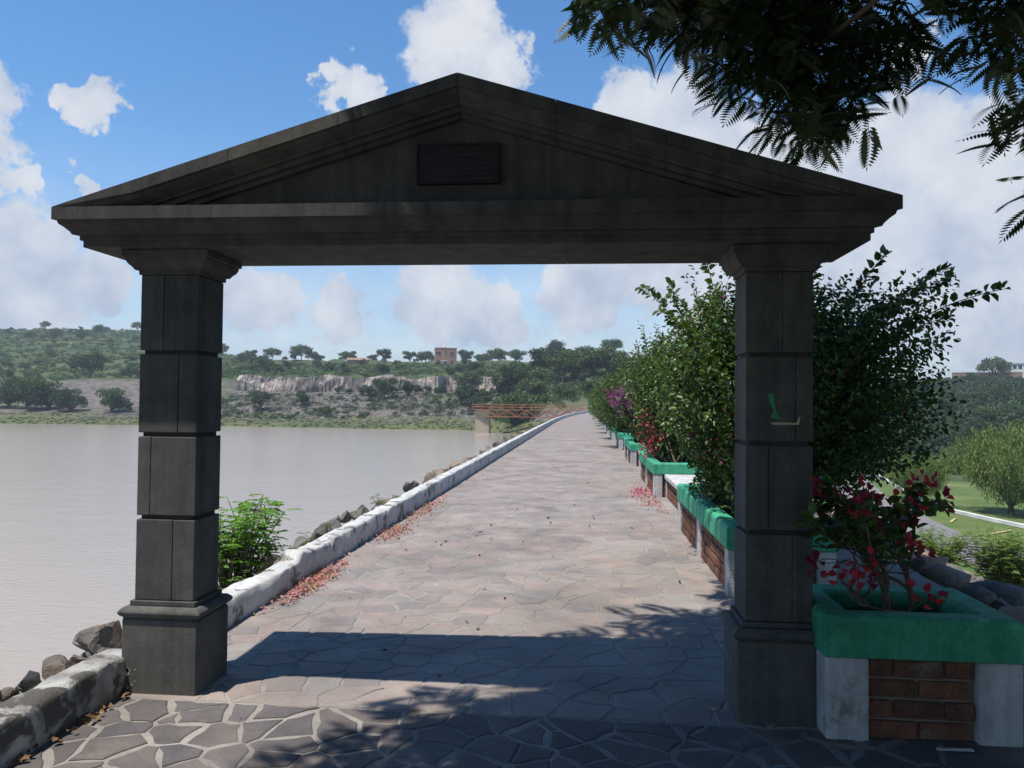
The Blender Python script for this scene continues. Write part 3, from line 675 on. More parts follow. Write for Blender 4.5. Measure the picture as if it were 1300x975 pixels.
def flower_mesh(pts, mat, size=.035, per=7, spread=.05):
    P = np.repeat(np.asarray(pts), per, 0) + rng.normal(0, spread, (len(pts) * per, 3)); n = len(P)
    V, F = leaves(P, rv(n), rv(n), size * rng.uniform(.7, 1.3, n), size * .8, .3)
    return npmesh('flowers', V, F, mat)
bushes = []
protos = [bush_meshes(3.5, 21, 2.88, 1400, 1.05, .055, .038, .1, 1.75), bush_meshes(3.5, 22, 2.9, 640, .95, .075, .05, .1, 1.3), bush_meshes(3.5, 23, 3.0, 640, .95, .075, .05, .1, 1.3)]
FL = {0: (m_mag, 26, (.3, 1.2), .9), 1: (m_red, 34, (-.62, -.3), .85), 2: (m_pur, 44, (-.75, -.35), 1.7), 3: (m_mag, 40, (-.8, -.2), 2.2)}
for i, y in enumerate(PY):
    fo, stn, cs = protos[0] if i == 0 else protos[1 + i % 2]
    t = empty('bougainvillea_bush', (1.2 + xc(y), y, 0))
    lab = 'large leafy bougainvillea behind the right pillar in the first long planter' if i == 0 else 'leafy bougainvillea growing from the %s long planter beyond the arch' % ordn[i]
    tag(t, lab, 'bush', 'bougainvilleas along the path')
    a = link('foliage', fo, t); b = link('stems', stn, t)
    if i:
        s = (1 + .04 * ((i * 7) % 5 - 2) / 2); a.scale = b.scale = (1, 1, s)
        if i >= 3: a.rotation_euler.z = b.rotation_euler.z = math.pi; a.location = b.location = (.9, 3.5, 0)
    if i in FL:
        mt, n, (xa, xb), zc = FL[i]; tips = [c[-1] for c in cs] + [c[-3] for c in cs]
        if i == 0: sel = [q for q in tips if rng.random() < .035]
        else:
            sel = [q for q in tips if q[0] < .15 and (q[2] < 2.1)]; sel = sorted(sel, key=lambda q: abs(q[2] - zc) * 1.2 + q[0] * .8 + abs(q[1] - .9) * .5)[:n]
        fo_ = link('flowers', flower_mesh(sel, mt, .05 if i else .03, 9 if i else 3, .07), t); tag(fo_, kind='stuff')
# the long sprigs on the right of the first bush
rng = np.random.default_rng(31)
spr = []
t0 = [o for o in bpy.data.objects if o.name.startswith('bougainvillea_bush')][0]
for tipx, tipy, tipz, bx_, by_, bz_ in ((2.45, .45, 2.64, 1.3, .7, 2.0), (2.05, .6, 2.85, 1.2, .8, 2.0), (1.95, .3, 2.75, 1.1, .5, 1.9), (1.55, .7, 3.0, 1.1, .7, 2.2), (2.2, .9, 2.45, 1.2, .9, 1.8), (1.25, 1.2, 3.35, .9, 1.2, 2.4), (.1, 2.2, 3.35, .3, 2, 2.3), (-.55, 2.6, 3.0, .1, 2.2, 2.0), (-.35, 1.5, 2.75, .1, 1.7, 1.8), (-.5, .8, 2.5, .2, .9, 1.7), (-.2, 3.0, 3.1, .2, 2.6, 2.1), (.95, .6, 3.1, .8, .8, 2.2), (.4, 1.0, 3.0, .5, 1.2, 2.1)):
    a = np.array((bx_, by_, bz_)); b = np.array((tipx, tipy, tipz)); tt = np.linspace(0, 1, 10)[:, None]; spr.append(a + (b - a) * tt + np.array([0, 0, .12]) * np.sin(tt * math.pi))
V, F = leaves_on(spr * 2, .032, .1, .085, .68); sg = link('sprig_leaves', npmesh('sprig_leaves', V, F, m_leafb), t0)
sm = MB()
for c in spr: sm.tube(c, [.009 - .0007 * k for k in range(10)], 5)
sm.build('sprigs', m_stem, t0)

# bougainvillea in the square planter: crooked bare stems, few leaves, dark red bracts
rng = np.random.default_rng(41)
sb = empty('bougainvillea_bush', (1.63, 4.28, .45)); tag(sb, 'small crooked bougainvillea with dark red flowers in the square planter', 'bush', None)
st = MB(); tips = []; segs = []
def grow(p, d, r, ln, lvl):
    pts = [np.array(p)]; dd = np.array(d, float)
    for k in range(4):
        dd = dd + rng.normal(0, .22, 3) + np.array([0, 0, .03]); dd /= np.linalg.norm(dd); pts.append(pts[-1] + dd * ln / 4)
    st.tube(pts, [r, r * .92, r * .84, r * .76, r * .66], 6); segs.append(np.array(pts))
    if lvl == 0: tips.append(pts[-1]); return
    for _ in range(3 if lvl > 1 else 2):
        a = rng.uniform(0, 2 * math.pi); nd = dd + .85 * np.array([math.cos(a), math.sin(a) * .6, rng.uniform(-.2, .5)])
        grow(pts[rng.integers(2, 5)], nd / np.linalg.norm(nd), r * .58, ln * .72, lvl - 1)
grow((-.02, 0, 0), (-.05, 0, 1), .022, .36, 3); grow((.07, .03, 0), (.2, .1, 1), .018, .38, 3); grow((-.05, .02, 0), (-.5, -.1, .75), .014, .4, 3); grow((.03, .05, 0), (.1, .3, 1), .014, .4, 3)
st.build('stems', m_stem, sb, True)
fine = [s for s in segs if np.linalg.norm(s[-1] - s[0]) < .3 and s[:, 2].mean() > .42]
V, F = leaves_on(fine + fine, .03, .1, .062, .66); link('foliage', npmesh('foliage', V, F, m_leafb), sb)
tp = np.array(tips); sel = tp[(tp[:, 2] > .25)]; sel = sel[rng.permutation(len(sel))[:30]]
tag(link('flowers', flower_mesh(sel, m_crim, .046, 9, .032), sb), kind='stuff')

# ------------------------------------------------------------------ shade tree over the arch
def leaf_proto(pairs=13, ln=.30, asp=.19):
    """feathery leaf: pinnae in pairs on a drooping rachis (x forward)"""
    P = []; D = []; Ls = []
    for k in range(pairs):
        t = (k + 1) / (pairs + .5); x = ln * (.15 + .85 * t); z = -.10 * ln * t * t * 3
        lp = ln * .34 * (math.sin(math.pi * (.18 + .74 * t)) ** .7)
        for sgn in (-1, 1): P.append((x, 0, z)); D.append((.55, sgn, -.28)); Ls.append(lp)
    P.append((ln, 0, -.3 * ln)); D.append((1, 0, -.5)); Ls.append(ln * .14)
    P = np.array(P); n = len(P); V, F = diam(P, np.array(D, float), np.tile([0, 0, 1.], (n, 1)), np.array(Ls), np.array(Ls) * asp)
    rach = np.array([(0, -.002, 0), (0, .002, 0), (ln * .55, .0015, -.09 * ln), (ln * .55, -.0015, -.09 * ln), (ln, .001, -.3 * ln), (ln, -.001, -.3 * ln)])
    Fr = np.array([[0, 1, 2, 3], [3, 2, 4, 5]]) + len(V)
    return np.concatenate([V, rach]), np.concatenate([F, Fr])
LV, LF = leaf_proto()
tree_limbs = MB(); TREEB = np.array([3.4, -.6, -.3])
LVW, LFW = leaf_proto(9, .30, .42)
def crown_leaves(centres, n_per, spread, scale, LV, LF):
    """rosettes of feathery leaves at twig ends"""
    c = np.repeat(np.array(centres), n_per, 0); n = len(c); a0 = np.repeat(rng.uniform(0, 6.28, len(centres)), n_per)
    az = a0 + np.tile(np.arange(n_per), len(centres)) * 6.2832 / n_per + rng.normal(0, .3, n); pt = rng.normal(-.25, .32, n); sc = scale * rng.uniform(.7, 1.2, n); ro = rng.normal(0, .35, n)
    ca, sa, cp, sp_ = np.cos(az), np.sin(az), np.cos(pt), np.sin(pt)
    X_ = np.stack([ca * cp, sa * cp, sp_], 1); Y_ = np.stack([-sa, ca, 0 * ca], 1); Z_ = np.cross(X_, Y_)
    Y2 = Y_ * np.cos(ro)[:, None] + Z_ * np.sin(ro)[:, None]; Z2 = np.cross(X_, Y2); o = c + rng.normal(0, spread, (n, 3))
    V = (LV[None, :, :1] * X_[:, None] + LV[None, :, 1:2] * Y2[:, None] + LV[None, :, 2:] * Z2[:, None]) * sc[:, None, None] + o[:, None]
    F = LF[None] + (np.arange(n) * len(LV))[:, None, None]
    return V.reshape(-1, 3), F.reshape(-1, 4)
rng = np.random.default_rng(55)
def ell(c, r, n, zf=None):
    out = []
    while len(out) < n:
        p = rng.uniform(-1, 1, 3); q = (p ** 2).sum()
        if q > 1: continue
        w = np.array(c) + p * np.array(r)
        if zf and w[2] < zf(w): continue
        out.append(w)
    return out
above = lambda w: 2.35 + .575 * max(0, w[1]) + .03 * w[0]
lobes_vis = [((1.55, 5.9, 4.72), (.62, .55, .62), 62), ((.95, 5.8, 4.72), (.55, .5, .42), 44), ((1.62, 5.9, 3.95), (.36, .4, .38), 40), ((.28, 5.8, 4.72), (.45, .4, .2), 24),
             ((2.12, 5.7, 4.25), (.24, .3, .26), 15), ((1.2, 5.9, 4.25), (.42, .4, .34), 34), ((2.75, 5.2, 4.2), (.38, .45, .55), 44), ((2.78, 4.9, 3.55), (.15, .2, .28), 9), ((2.70, 4.8, 2.98), (.08, .15, .12), 3), ((1.9, 6.6, 5.3), (1.2, .8, .6), 50)]
lobes_sh = [((-1.55, 2.5, 5.0), (1.0, .75, .45), 60), ((-.6, 3.1, 5.1), (1.1, .9, .5), 90), ((.6, 3.2, 5.1), (1.1, 1.0, .55), 100), ((1.7, 3.2, 5.0), (1.1, 1.1, .6), 100), ((2.7, 3.0, 4.9), (1.1, 1.2, .6), 80),
            ((3.9, 3.2, 5.0), (1.0, 1.4, .8), 60), ((.2, 4.5, 5.5), (1.2, .6, .35), 60), ((1.6, 4.6, 5.6), (1.2, .6, .4), 60), ((3.0, 4.6, 5.4), (.9, .7, .5), 50), ((-1.0, 3.8, 5.4), (.9, .5, .3), 40),]
lobes_block = [((1.9, 5.9, 6.2), (1.2, .8, .4), 130), ((1.5, 6.8, 6.8), (.9, .6, .35), 90), ((2.6, 6.6, 6.8), (1.0, .8, .4), 90), ((4.2, 5.4, 5.8), (1.0, 1.0, .7), 60), ((2.6, 7.2, 6.6), (1.2, .6, .35), 50),  # unseen lobes added to block light and darken arch, bush and planter
              ((-1.5, 1.2, 4.6), (1.3, .9, .6), 90), ((0, 1.5, 4.9), (1.3, 1.0, .7), 110), ((1.5, 1.4, 4.9), (1.3, 1.0, .7), 110), ((3.0, 1.2, 4.9), (1.3, 1.2, .8), 90), ((4.6, 1.4, 4.6), (1.2, 1.4, 1.1), 90),
              ((-3.2, -.3, 4.8), (1.6, 1.3, .9), 130), ((-1.0, -.8, 5.2), (1.8, 1.4, .8), 150), ((1.2, -.8, 5.4), (1.8, 1.4, .8), 150), ((3.6, -.8, 5.4), (1.8, 1.4, .9), 130), ((5.4, -.6, 4.6), (1.3, 1.6, 1.3), 100),
              ((-4.4, -2.4, 4.2), (1.4, 1.8, 1.4), 130), ((-2.2, -3.0, 4.9), (1.6, 1.6, 1.1), 120), ((.4, -3.2, 5.0), (1.8, 1.6, 1.2), 130), ((3.0, -3.2, 5.0), (1.8, 1.6, 1.2), 120), ((5.2, -2.8, 4.2), (1.4, 1.6, 1.5), 110),
              ((6.2, 1.8, 3.4), (.9, 1.8, 1.5), 150), ((5.6, 3.6, 3.6), (.8, 1.0, 1.4), 110), ((4.6, .4, 3.6), (.8, 1.0, .9), 80), ((-3.0, -4.8, 3.7), (1.6, 1.0, 1.5), 110), ((0, -5.0, 3.7), (1.8, 1.0, 1.5), 110), ((3.0, -5.0, 3.7), (1.8, 1.0, 1.5), 110)]
cv = []; cs_ = []
hub = np.array([2.7, 1.0, 3.4])
tree_limbs.tube([TREEB, TREEB + [0, .2, .9], TREEB + [-.15, .6, 2.0], TREEB + [-.35, 1.1, 2.9], hub], [.24, .19, .17, .15, .13], 9)
def limb(to, r0=.07):
    a = hub; b = np.array(to); m = (a + b) / 2 + np.array([0, 0, .35]); t = np.linspace(0, 1, 7)[:, None]; c = (1 - t) ** 2 * a + 2 * t * (1 - t) * m + t * t * b
    tree_limbs.tube(c, [r0 * (1 - .12 * k) for k in range(7)], 6); return c
cb_ = []
for lst, dst, zf in ((lobes_vis, cv, None), (lobes_sh, cs_, above), (lobes_block, cb_, None)):
    for c, r, n in lst:
        pts = ell(c, r, int(n * .8) if lst is lobes_vis else n, zf); dst += pts
        up = np.array(c) + np.array([0, -.15, r[2] * .55]); limb(up, .055)
        for p in (pts[::2] if lst is not lobes_block else pts[::5]):
            m = (up + p) / 2 + np.array([0, 0, .05]); tree_limbs.tube([up, m, p], [.011, .007, .004], 4)
V1, F1 = crown_leaves(cv, 7, .12, .92, *leaf_proto(12, .30, .27)); V2, F2 = crown_leaves(cs_, 7, .09, 1.15, LV, LF); V3, F3 = crown_leaves(cb_, 7, .12, 1.4, LVW, LFW)
stree = empty('shade_tree', tuple(TREEB)); tag(stree, 'feathery leaved shade tree whose boughs hang over the arch from the upper right', 'tree')
o = link('crown', npmesh('crown', np.concatenate([V1, V2, V3]) - TREEB, np.concatenate([F1, F2 + len(V1), F3 + len(V1) + len(V2)]), m_leaft), stree)
tb = tree_limbs; tb.v = [tuple(np.array(q) - TREEB) for q in tb.v]; tb.build('trunk', m_bark, stree, True)

# ------------------------------------------------------------------ rocks
def rockmesh(seed, mat):
    bm = bmesh.new(); bmesh.ops.create_icosphere(bm, subdivisions=3, radius=1); r = random.Random(seed)
    planes = [(Vector((r.gauss(0, 1), r.gauss(0, 1), r.gauss(0, 1))).normalized(), r.uniform(.34, .72)) for _ in range(15)]
    for v in bm.verts:
        for n_, d in planes:
            k = v.co.dot(n_) - d
            if k > 0: v.co -= n_ * k
        v.co += noise.noise_vector(v.co * 1.6 + Vector((seed, 0, 0))) * .05 + noise.noise_vector(v.co * 5 + Vector((0, seed, 0))) * .03
    me = bpy.data.meshes.new('boulder'); bm.to_mesh(me); bm.free(); me.materials.append(mat); return me
rocks = [rockmesh(s, m_rock) for s in range(6)]; rock_d = rockmesh(11, m_rockd); rock_r = rockmesh(12, m_rockr)
def rock(x, y, s, me=None, dz=.1, sq=(1, 1, .7), label=None, group=None, r=random):
    o = link('boulder', me or r.choice(rocks), None, (x, y, zt(x, y) + s * dz)); o.scale = (s * sq[0] * r.uniform(.85, 1.2), s * sq[1] * r.uniform(.85, 1.2), s * sq[2] * r.uniform(.8, 1.2))
    o.rotation_euler = (r.uniform(-.4, .4), r.uniform(-.4, .4), r.uniform(0, 6.28)); tag(o, label, 'rock', group); return o
rr = random.Random(77)
# the named ones beside the near wall
def wrock(x, y, z, s, me, label, group=None):
    o = rock(x, y, s, me, 0, (1, 1, .85), label, group, rr); o.location.z = z; return o
wrock(-2.92, 3.95, .08, .12, rock_d, 'small black rock behind the near white wall')
wrock(-2.95, 4.2, .04, .15, rocks[1], 'grey rock behind the near white wall, just left of the pillar')
wrock(-2.95, 3.66, .03, .15, rock_r, 'reddish brown rock behind the near white wall')
wrock(-2.9, 3.42, .03, .16, rocks[3], 'flat tan rock behind the near white wall, nearest the left edge')
wrock(-2.95, 4.55, .1, .16, rocks[2], 'brownish rock half hidden behind the left pillar base')
for k in range(22):
    Yk = 2.9 + k * .085; wrock(-2.82 - rr.uniform(0, .3), Yk, rr.uniform(-.04, .1), rr.uniform(.07, .12), rr.choice(rocks + [rock_r, rock_d]), 'small rubble stone behind the near white wall', 'rubble behind the near wall')
gl = 'rocks of the lake bank'; ll = 'rough grey brown riprap rock on the lake bank beside the white wall'
Y = 5.0
while Y < 60:
    if not 6.6 < Y < 7.5: wrock(-2.98 - rr.uniform(0, .3) + xc(Y), Y, rr.uniform(-.13, .05), rr.uniform(.09, .2), rr.choice(rocks), ll, gl)
    Y += .2 + Y * .013
gr_ = 'rocks of the dry bank'; lr_ = 'pale angular riprap rock on the dry bank behind the planters'
n = 0
while n < 110:
    Y = rr.uniform(3.0, 30); X = rr.uniform(3.1, min(22, .80 * Y + 1.5))
    if X < 3.1 or X / Y < .27: continue
    rock(X, Y, rr.uniform(.09, .17) + .006 * Y, None, .25, label=lr_, group=gr_, r=rr); n += 1
# the rest of the riprap
def rock_stuff(name, place, cnt, mat, label, smin, smax, dz=.25):
    base = []
    for s in range(4):
        bm = bmesh.new(); bmesh.ops.create_icosphere(bm, subdivisions=1, radius=1)
        q = random.Random(s + 90)
        for v in bm.verts: v.co *= q.uniform(.65, 1.15)
        base.append((np.array([v.co[:] for v in bm.verts]), np.array([[w.index for w in f.verts] for f in bm.faces]))); bm.free()
    VV = []; FF = []; b = 0
    for i in range(cnt):
        x, y = place(); z = zt(x, y); v, f = base[i % 4]; s = rr.uniform(smin, smax); a = rr.uniform(0, 6.28); ca, sa = math.cos(a), math.sin(a)
        q = v * np.array([s * rr.uniform(.8, 1.3), s, s * rr.uniform(.5, .8)]); q = np.stack([q[:, 0] * ca - q[:, 1] * sa, q[:, 0] * sa + q[:, 1] * ca, q[:, 2]], 1) + np.array([x, y, z + s * dz])
        VV.append(q); FF.append(f + b); b += len(v)
    o = link(name, npmesh(name, np.concatenate(VV), np.concatenate(FF), mat)); tag(o, label, 'rocks', None, 'stuff')
def pl_lake():
    Y = 2 + 150 * rr.random() ** 1.7; return xc(Y) - 2.8 - 7.5 * rr.random() ** 1.6, Y
def pl_dry():
    Y = 2 + 90 * rr.random() ** 1.5; return 3.2 + rr.uniform(0, 18.5), Y
rock_stuff('riprap', pl_lake, 2600, m_rock, 'loose grey riprap covering the lake bank of the dam', .12, .34)
rock_stuff('riprap', pl_dry, 3000, m_rock, 'loose pale riprap covering the dry bank of the dam', .14, .36)
def pl_spoil():
    while True:
        X = rr.uniform(-140, -22); d = rr.uniform(10, 62); return X, shore(X) + d
m_spoil = M('spoil_rock', (.2, .178, .158), (.085, .078, .072), .2, .95, coord='World')
rock_stuff('quarry_rubble', pl_spoil, 3500, m_spoil, 'pale broken quarry rubble on the far shore slope', .15, .6, .05)
def pl_shoreline():
    X = rr.uniform(-230, -110); return X, shore(X) + rr.uniform(22, 27)
rock_stuff('shore_stones', pl_shoreline, 260, m_spoil, 'line of pale stones above the far grassy shore', .25, .6, .2)

# ------------------------------------------------------------------ shrub, weeds and petals by the wall
rng = np.random.default_rng(66)
def pinnate(curves, spacing, start, ln):
    """pinnate leaves along shoots"""
    P = []; D = []; 
    for c in curves:
        n = max(2, int(np.linalg.norm(c[-1] - c[0]) * (1 - start) / spacing)); 
        for t in np.linspace(start, 1, n):
            i = min(int(t * (len(c) - 1)), len(c) - 2); p = c[i] + (c[i + 1] - c[i]) * (t * (len(c) - 1) - i); a = rng.uniform(0, 6.28)
            d = unit(np.array([math.cos(a), math.sin(a), rng.uniform(-.1, .5)])); l = ln * rng.uniform(.7, 1.2); sd = unit(np.cross(d, [0, 0, 1]))
            for k in range(6):
                q = p + d * l * (k + 1) / 6 - np.array([0, 0, .25 * l * ((k + 1) / 6) ** 2])
                for s in (-1, 1): P.append(q); D.append(sd * s + d * .6 + np.array([0, 0, -.15]))
    P = np.array(P); D = np.array(D); n = len(P); s = ln * .36 * rng.uniform(.7, 1.2, n)
    return leaves(P, D, unit(np.tile([0, 0, 1.], (n, 1)) + rng.normal(0, .3, (n, 3))), s, s * .38, .15)
def shrub(name, loc, h, w, ns, mat, label, ln=.16, group=None, cat='shrub', lean=(0, 0)):
    t = empty(name, loc); tag(t, label, cat, group)
    def tip(i):
        a = rng.uniform(0, 6.28); r_ = w * math.sqrt(rng.random()); return (r_ * math.cos(a) + lean[0], r_ * math.sin(a) + lean[1], h * rng.uniform(.45, 1))
    cs = shoots(ns, lambda i: rng.normal(0, .04, 3) * [1, 1, 0], tip, .12, 7)
    V, F = pinnate(cs, .06, .35, ln); link('foliage', npmesh('foliage', V, F, mat), t)
    s = MB()
    for c in cs: s.tube(c[::2], [.010, .008, .006, .003], 5)
    s.build('stems', m_stem, t); return t
shrub('green_shrub', (-3.2, 6.9, -.25), .98, .42, 46, m_shrub, 'bright green feathery shrub growing behind the white wall by the left pillar', .15, lean=(.0, .25))
for i, (x, y, h) in enumerate(((-2.85, 6.55, .35), (-2.86, 7.7, .42), (-2.9, 8.6, .4), (-2.83, 3.85, .28), (-2.85, 6.2, .3), (-3.0, 12, .45), (-3.1, 17.5, .5), (-3.2, 20, .6), (-3.1, 26, .6), (-3.2, 33, .8))):
    shrub('weed', (x, y, zt(x, y)), h, .2 + .01 * y, 12, m_weed, ['low weed between the rocks beside the shrub by the wall', 'low weed behind the raised end of the long white wall', 'second low weed behind the long white wall past the shrub', 'small green weed behind the near white wall left of the pillar', 'small weed at the foot of the bright shrub behind the wall', 'weed on the lake bank, a little beyond the paired petal drifts', 'weed on the lake bank half way along the wall', 'taller weed on the lake bank half way along the wall', 'weed on the lake bank toward the far bend', 'farthest weed on the lake bank near the bend'][i], .1, None, 'weed')
def petals(name, cx_, cy_, lx, ly, n, mat, label, dry=0):
    P = np.stack([cx_ + rng.normal(0, lx, n), cy_ + rng.normal(0, ly, n), rng.uniform(.012, .03, n)], 1); P[:, 0] = np.clip(P[:, 0], XL + .015, 1.22)
    D = rv(n) * [1, 1, .35]; V, F = leaves(P, D, unit(rng.normal(0, .5, (n, 3)) + [0, 0, 1]), .035 * rng.uniform(.6, 1.3, n), .03, .3)
    tag(link(name, npmesh(name, V, F, mat)), label, 'petals', None, 'stuff')
m_pet = petal('pink_petals', (.52, .2, .25), (.42, .26, .24))
petals('fallen_petals', -2.36, 6.75, .06, .4, 420, m_pet, 'drift of fallen pink petals at the raised end of the white wall')
petals('fallen_petals', -2.30, 9.4, .09, .3, 170, m_pet, 'small drift of fallen pink petals along the white wall')
petals('fallen_petals', -2.33, 11.4, .09, .7, 220, m_pet, 'farther drift of fallen pink petals along the white wall')
petals('fallen_petals', 1.05, 14.3, .12, .5, 170, petal('magenta_petals', (.6, .08, .22), (.5, .1, .2)), 'fallen magenta petals beside the second long planter')
petals('fallen_petals', 1.1, 12.7, .1, .5, 130, m_pet, 'fallen pink petals in front of the white bench')
petals('fallen_leaves', -.6, 9, .9, 4.5, 50, m_dry, 'scattered dry leaves on the paving')
petals('fallen_leaves', -2.43, 3.9, .025, .6, 60, m_dry, 'dry leaves gathered along the foot of the near wall')
b = MB(); b.add([(-.085, -.012, .016), (.085, -.006, .016), (.08, .012, .02), (-.08, .01, .018), (-.085, -.012, .0135), (.085, -.006, .0135), (.08, .012, .0165), (-.08, .01, .0155)], [(0, 1, 2, 3), (7, 6, 5, 4), (0, 4, 5, 1), (1, 5, 6, 2), (2, 6, 7, 3), (3, 7, 4, 0)])
tag(b.build('paper_scrap', m_paper, None, loc=(1.72, 3.84, 0)), 'scrap of white paper on the ground before the square planter', 'litter')

# ------------------------------------------------------------------ quarry cliff on the far shore
def cliff():
    key = [(-118, 2.4, 1), (-112, 3.4, 0), (-106, 4.5, -1), (-100, 5.0, .5), (-92, 4.6, -1.5), (-84, 4.4, 0), (-76, 5.0, -2), (-68, 5.6, -.5), (-60, 7.0, -1), (-53, 7.4, -2), (-46.5, 7.6, -4), (-45.5, 7.5, 1.5), (-40, 7.2, 0), (-34, 6.2, -1.5), (-28, 4.5, 0), (-22, 2, 1)]
    xs = np.linspace(-118, -22, 340); nz = 14; v = []; f = []
    for x in xs:
        h = np.interp(x, [k[0] for k in key], [k[1] for k in key]); off = np.interp(x, [k[0] for k in key], [k[2] for k in key]); yb = shore(x) + 66 + off
        for j in range(nz):
            t = j / (nz - 2) if j < nz - 1 else 1
            q = noise.noise((x * .35, t * 1.2, 1)) * 1.3 + noise.noise((x * 1.1, t * .9, 4)) * .9 + noise.noise((x * 2.6, t * 3, 8)) * .35
            top = 9.8 + 1.5 * noise.noise((x * .1, 0, 9)) + .35 * noise.noise((x * .8, 0, 2)); z = top - h + h * t
            yv = yb + t * 1.2 + q * (1 - .3 * t)
            if j == 0: z -= 4
            if j == nz - 1: yv = yb + 8; z = top - .6
            v.append((x, yv, z))
    n = len(xs)
    for i in range(n - 1):
        for j in range(nz - 1): f.append((i * nz + j, (i + 1) * nz + j, (i + 1) * nz + j + 1, i * nz + j + 1))
    tag(link('quarry_cliff', mesh('quarry_cliff', v, f, m_cliffm)), kind='structure')
cliff()

# ------------------------------------------------------------------ footbridge to the intake pier
t = empty('footbridge', (-12, 167, 0)); tag(t, 'orange steel truss footbridge with railings reaching the pier', 'bridge')
A = Vector((-24.3, 170.2, .05)) - Vector((-12, 167, 0)); B = Vector((3.0, 165.2, .05)) - Vector((-12, 167, 0)); d = (B - A).normalized(); nrm = Vector((-d.y, d.x, 0)); Ln = (B - A).length
deck = MB(); deck.bar(A + Vector((0, 0, .05)), B + Vector((0, 0, .05)), 1.5, .12); deck.build('deck', m_steel, t)
for sd in (-.72, .72):
    r_ = MB(); zr = Vector((0, 0, 1))
    for h in (1.2, .65): r_.bar(A + nrm * sd + zr * h, B + nrm * sd + zr * h, .13)
    r_.build('handrail', m_steel, t)
    k = 0.0
    while k < Ln:
        p_ = MB(); p_.bar(A + nrm * sd + d * k, A + nrm * sd + d * k + zr * 1.2, .11); p_.build('railing_post', m_steel, t); k += 2.2
    c_ = MB(); c_.bar(A + nrm * sd + d * 3.4 - zr * 1.45, B + nrm * sd - zr * 1.45, .16); c_.build('bottom_chord', m_steel, t)
    k = 3.4; fl = 0
    while k < Ln - 2:
        g = MB(); a = A + nrm * sd + d * k; g.bar(a + (-zr * 1.45 if fl else zr * 0), a + d * 2.2 + (zr * 0 if fl else -zr * 1.45), .13); g.build('truss_diagonal', m_steel, t)
        g = MB(); g.bar(a, a - zr * 1.45, .1); g.build('truss_post', m_steel, t); k += 2.2; fl ^= 1
pier = empty('intake_pier', (-22.2, 171.2, WL)); tag(pier, 'beige concrete pier standing in the lake under the footbridge end', 'pier')
bbox('upper_shaft', -1.5, 1.5, -1.4, 1.4, 2.55, 4.93, m_pier, pier, .06, 1); bbox('lower_shaft', -1.53, 1.53, -1.43, 1.43, -3, 2.5, m_pier, pier, .06, 1); bbox('joint_band', -1.47, 1.47, -1.37, 1.37, 2.45, 2.6, m_pier, pier, 0)

# ------------------------------------------------------------------ buildings
hx, hy = -69, 384; hzb = zt(hx, hy - 6) - .4
ho = empty('brick_house', (hx, hy, hzb), R(14)); tag(ho, 'square pink brick two storey house on the far hill above the quarry', 'house')
bbox('wall', -5.2, 5.2, -5, 5, -2, 8.0, m_hbrick, ho, 0); pr_ = MB()
for q in ((-5.3, 5.3, -5.1, -4.8), (-5.3, 5.3, 4.8, 5.1), (-5.3, -5.0, -4.8, 4.8), (5.0, 5.3, -4.8, 4.8)): pr_.box(*q, 7.9, 8.35)
pr_.build('parapet', m_hbrick, ho)
for x, z, w, h in ((-4.3, 5.6, .9, 1.1), (-3.2, 5.6, 1.1, 1.1), (0, 6.0, .7, 1.3), (2.3, 5.6, .8, 1.1), (3.4, 5.6, .8, 1.1), (-3.6, 1.6, 1.0, 1.2), (3.0, 1.6, .9, 1.1)):
    o = bbox('window', x - w / 2, x + w / 2, -5.06, -4.9, z - h / 2, z + h / 2, m_glassd, ho, 0); bbox('sill', x - w / 2 - .1, x + w / 2 + .1, -5.16, -4.98, z - h / 2 - .16, z - h / 2 - .01, m_terra, o, 0)
for y, z in ((-2, 5.6), (2, 5.6), (0, 1.6)): bbox('window', 5.1, 5.27, y - .5, y + .5, z - .55, z + .55, m_glassd, ho, 0)
bbox('door', -.6, .6, -5.06, -4.9, 0, 2.3, m_glassd, ho, 0)
tk = MB(); tk.tube([(-.6, 0, 8.1), (-.6, 0, 9.6), (-.6, 0, 9.8)], [.7, .7, .3], 10); tk.build('water_tank', m_wall, ho, True)
aw = empty('white_canopy', (hx + 1.2, hy - 8, hzb - .2)); tag(aw, 'small white canopy in front of the pink brick house', 'canopy')
bbox('canopy_roof', -1.7, 1.7, -1.2, 1.2, 1.7, 2.0, m_wall, aw, .03, 1)
for x in (-1.5, 1.5):
    for y in (-1, 1): bbox('canopy_post', x - .07, x + .07, y - .07, y + .07, -1.5, 1.69, m_wall, aw, 0)
sx_, sy_ = -104, 352; sh = empty('low_shed', (sx_, sy_, zt(sx_, sy_)), R(8)); tag(sh, 'low earth coloured shed among bushes left of the pink house', 'shed')
bbox('wall', -4.6, 4.6, -2, 2, -1, 1.9, m_terra, sh, 0); rf = MB(); rf.add([(-5, -2.4, 1.9), (5, -2.4, 1.9), (5, 2.4, 1.9), (-5, 2.4, 1.9), (-5, 0, 3.0), (5, 0, 3.0)], [(0, 1, 5, 4), (2, 3, 4, 5), (0, 4, 3), (1, 2, 5), (3, 2, 1, 0)]); rf.build('roof', m_terra, sh)
wx_, wy_ = 214, 405; wb = empty('white_building', (wx_, wy_, zt(wx_, wy_) + 4.0), R(-24)); tag(wb, 'long white building on the skyline at the right edge', 'building')
bbox('wall', -12, 14, -4, 4, -5, 5.2, m_wall, wb, 0); bbox('roof', -12.4, 14.4, -4.4, 4.4, 5.2, 5.7, m_wall, wb, 0)
for k in range(11): bbox('window', -11.2 + k * 2.25, -9.7 + k * 2.25, -4.08, -3.9, 2.6, 4.4, m_glassd, wb, 0); bbox('window', -11.2 + k * 2.25, -9.9 + k * 2.25, -4.08, -3.9, -.4, .9, m_glassd, wb, 0)
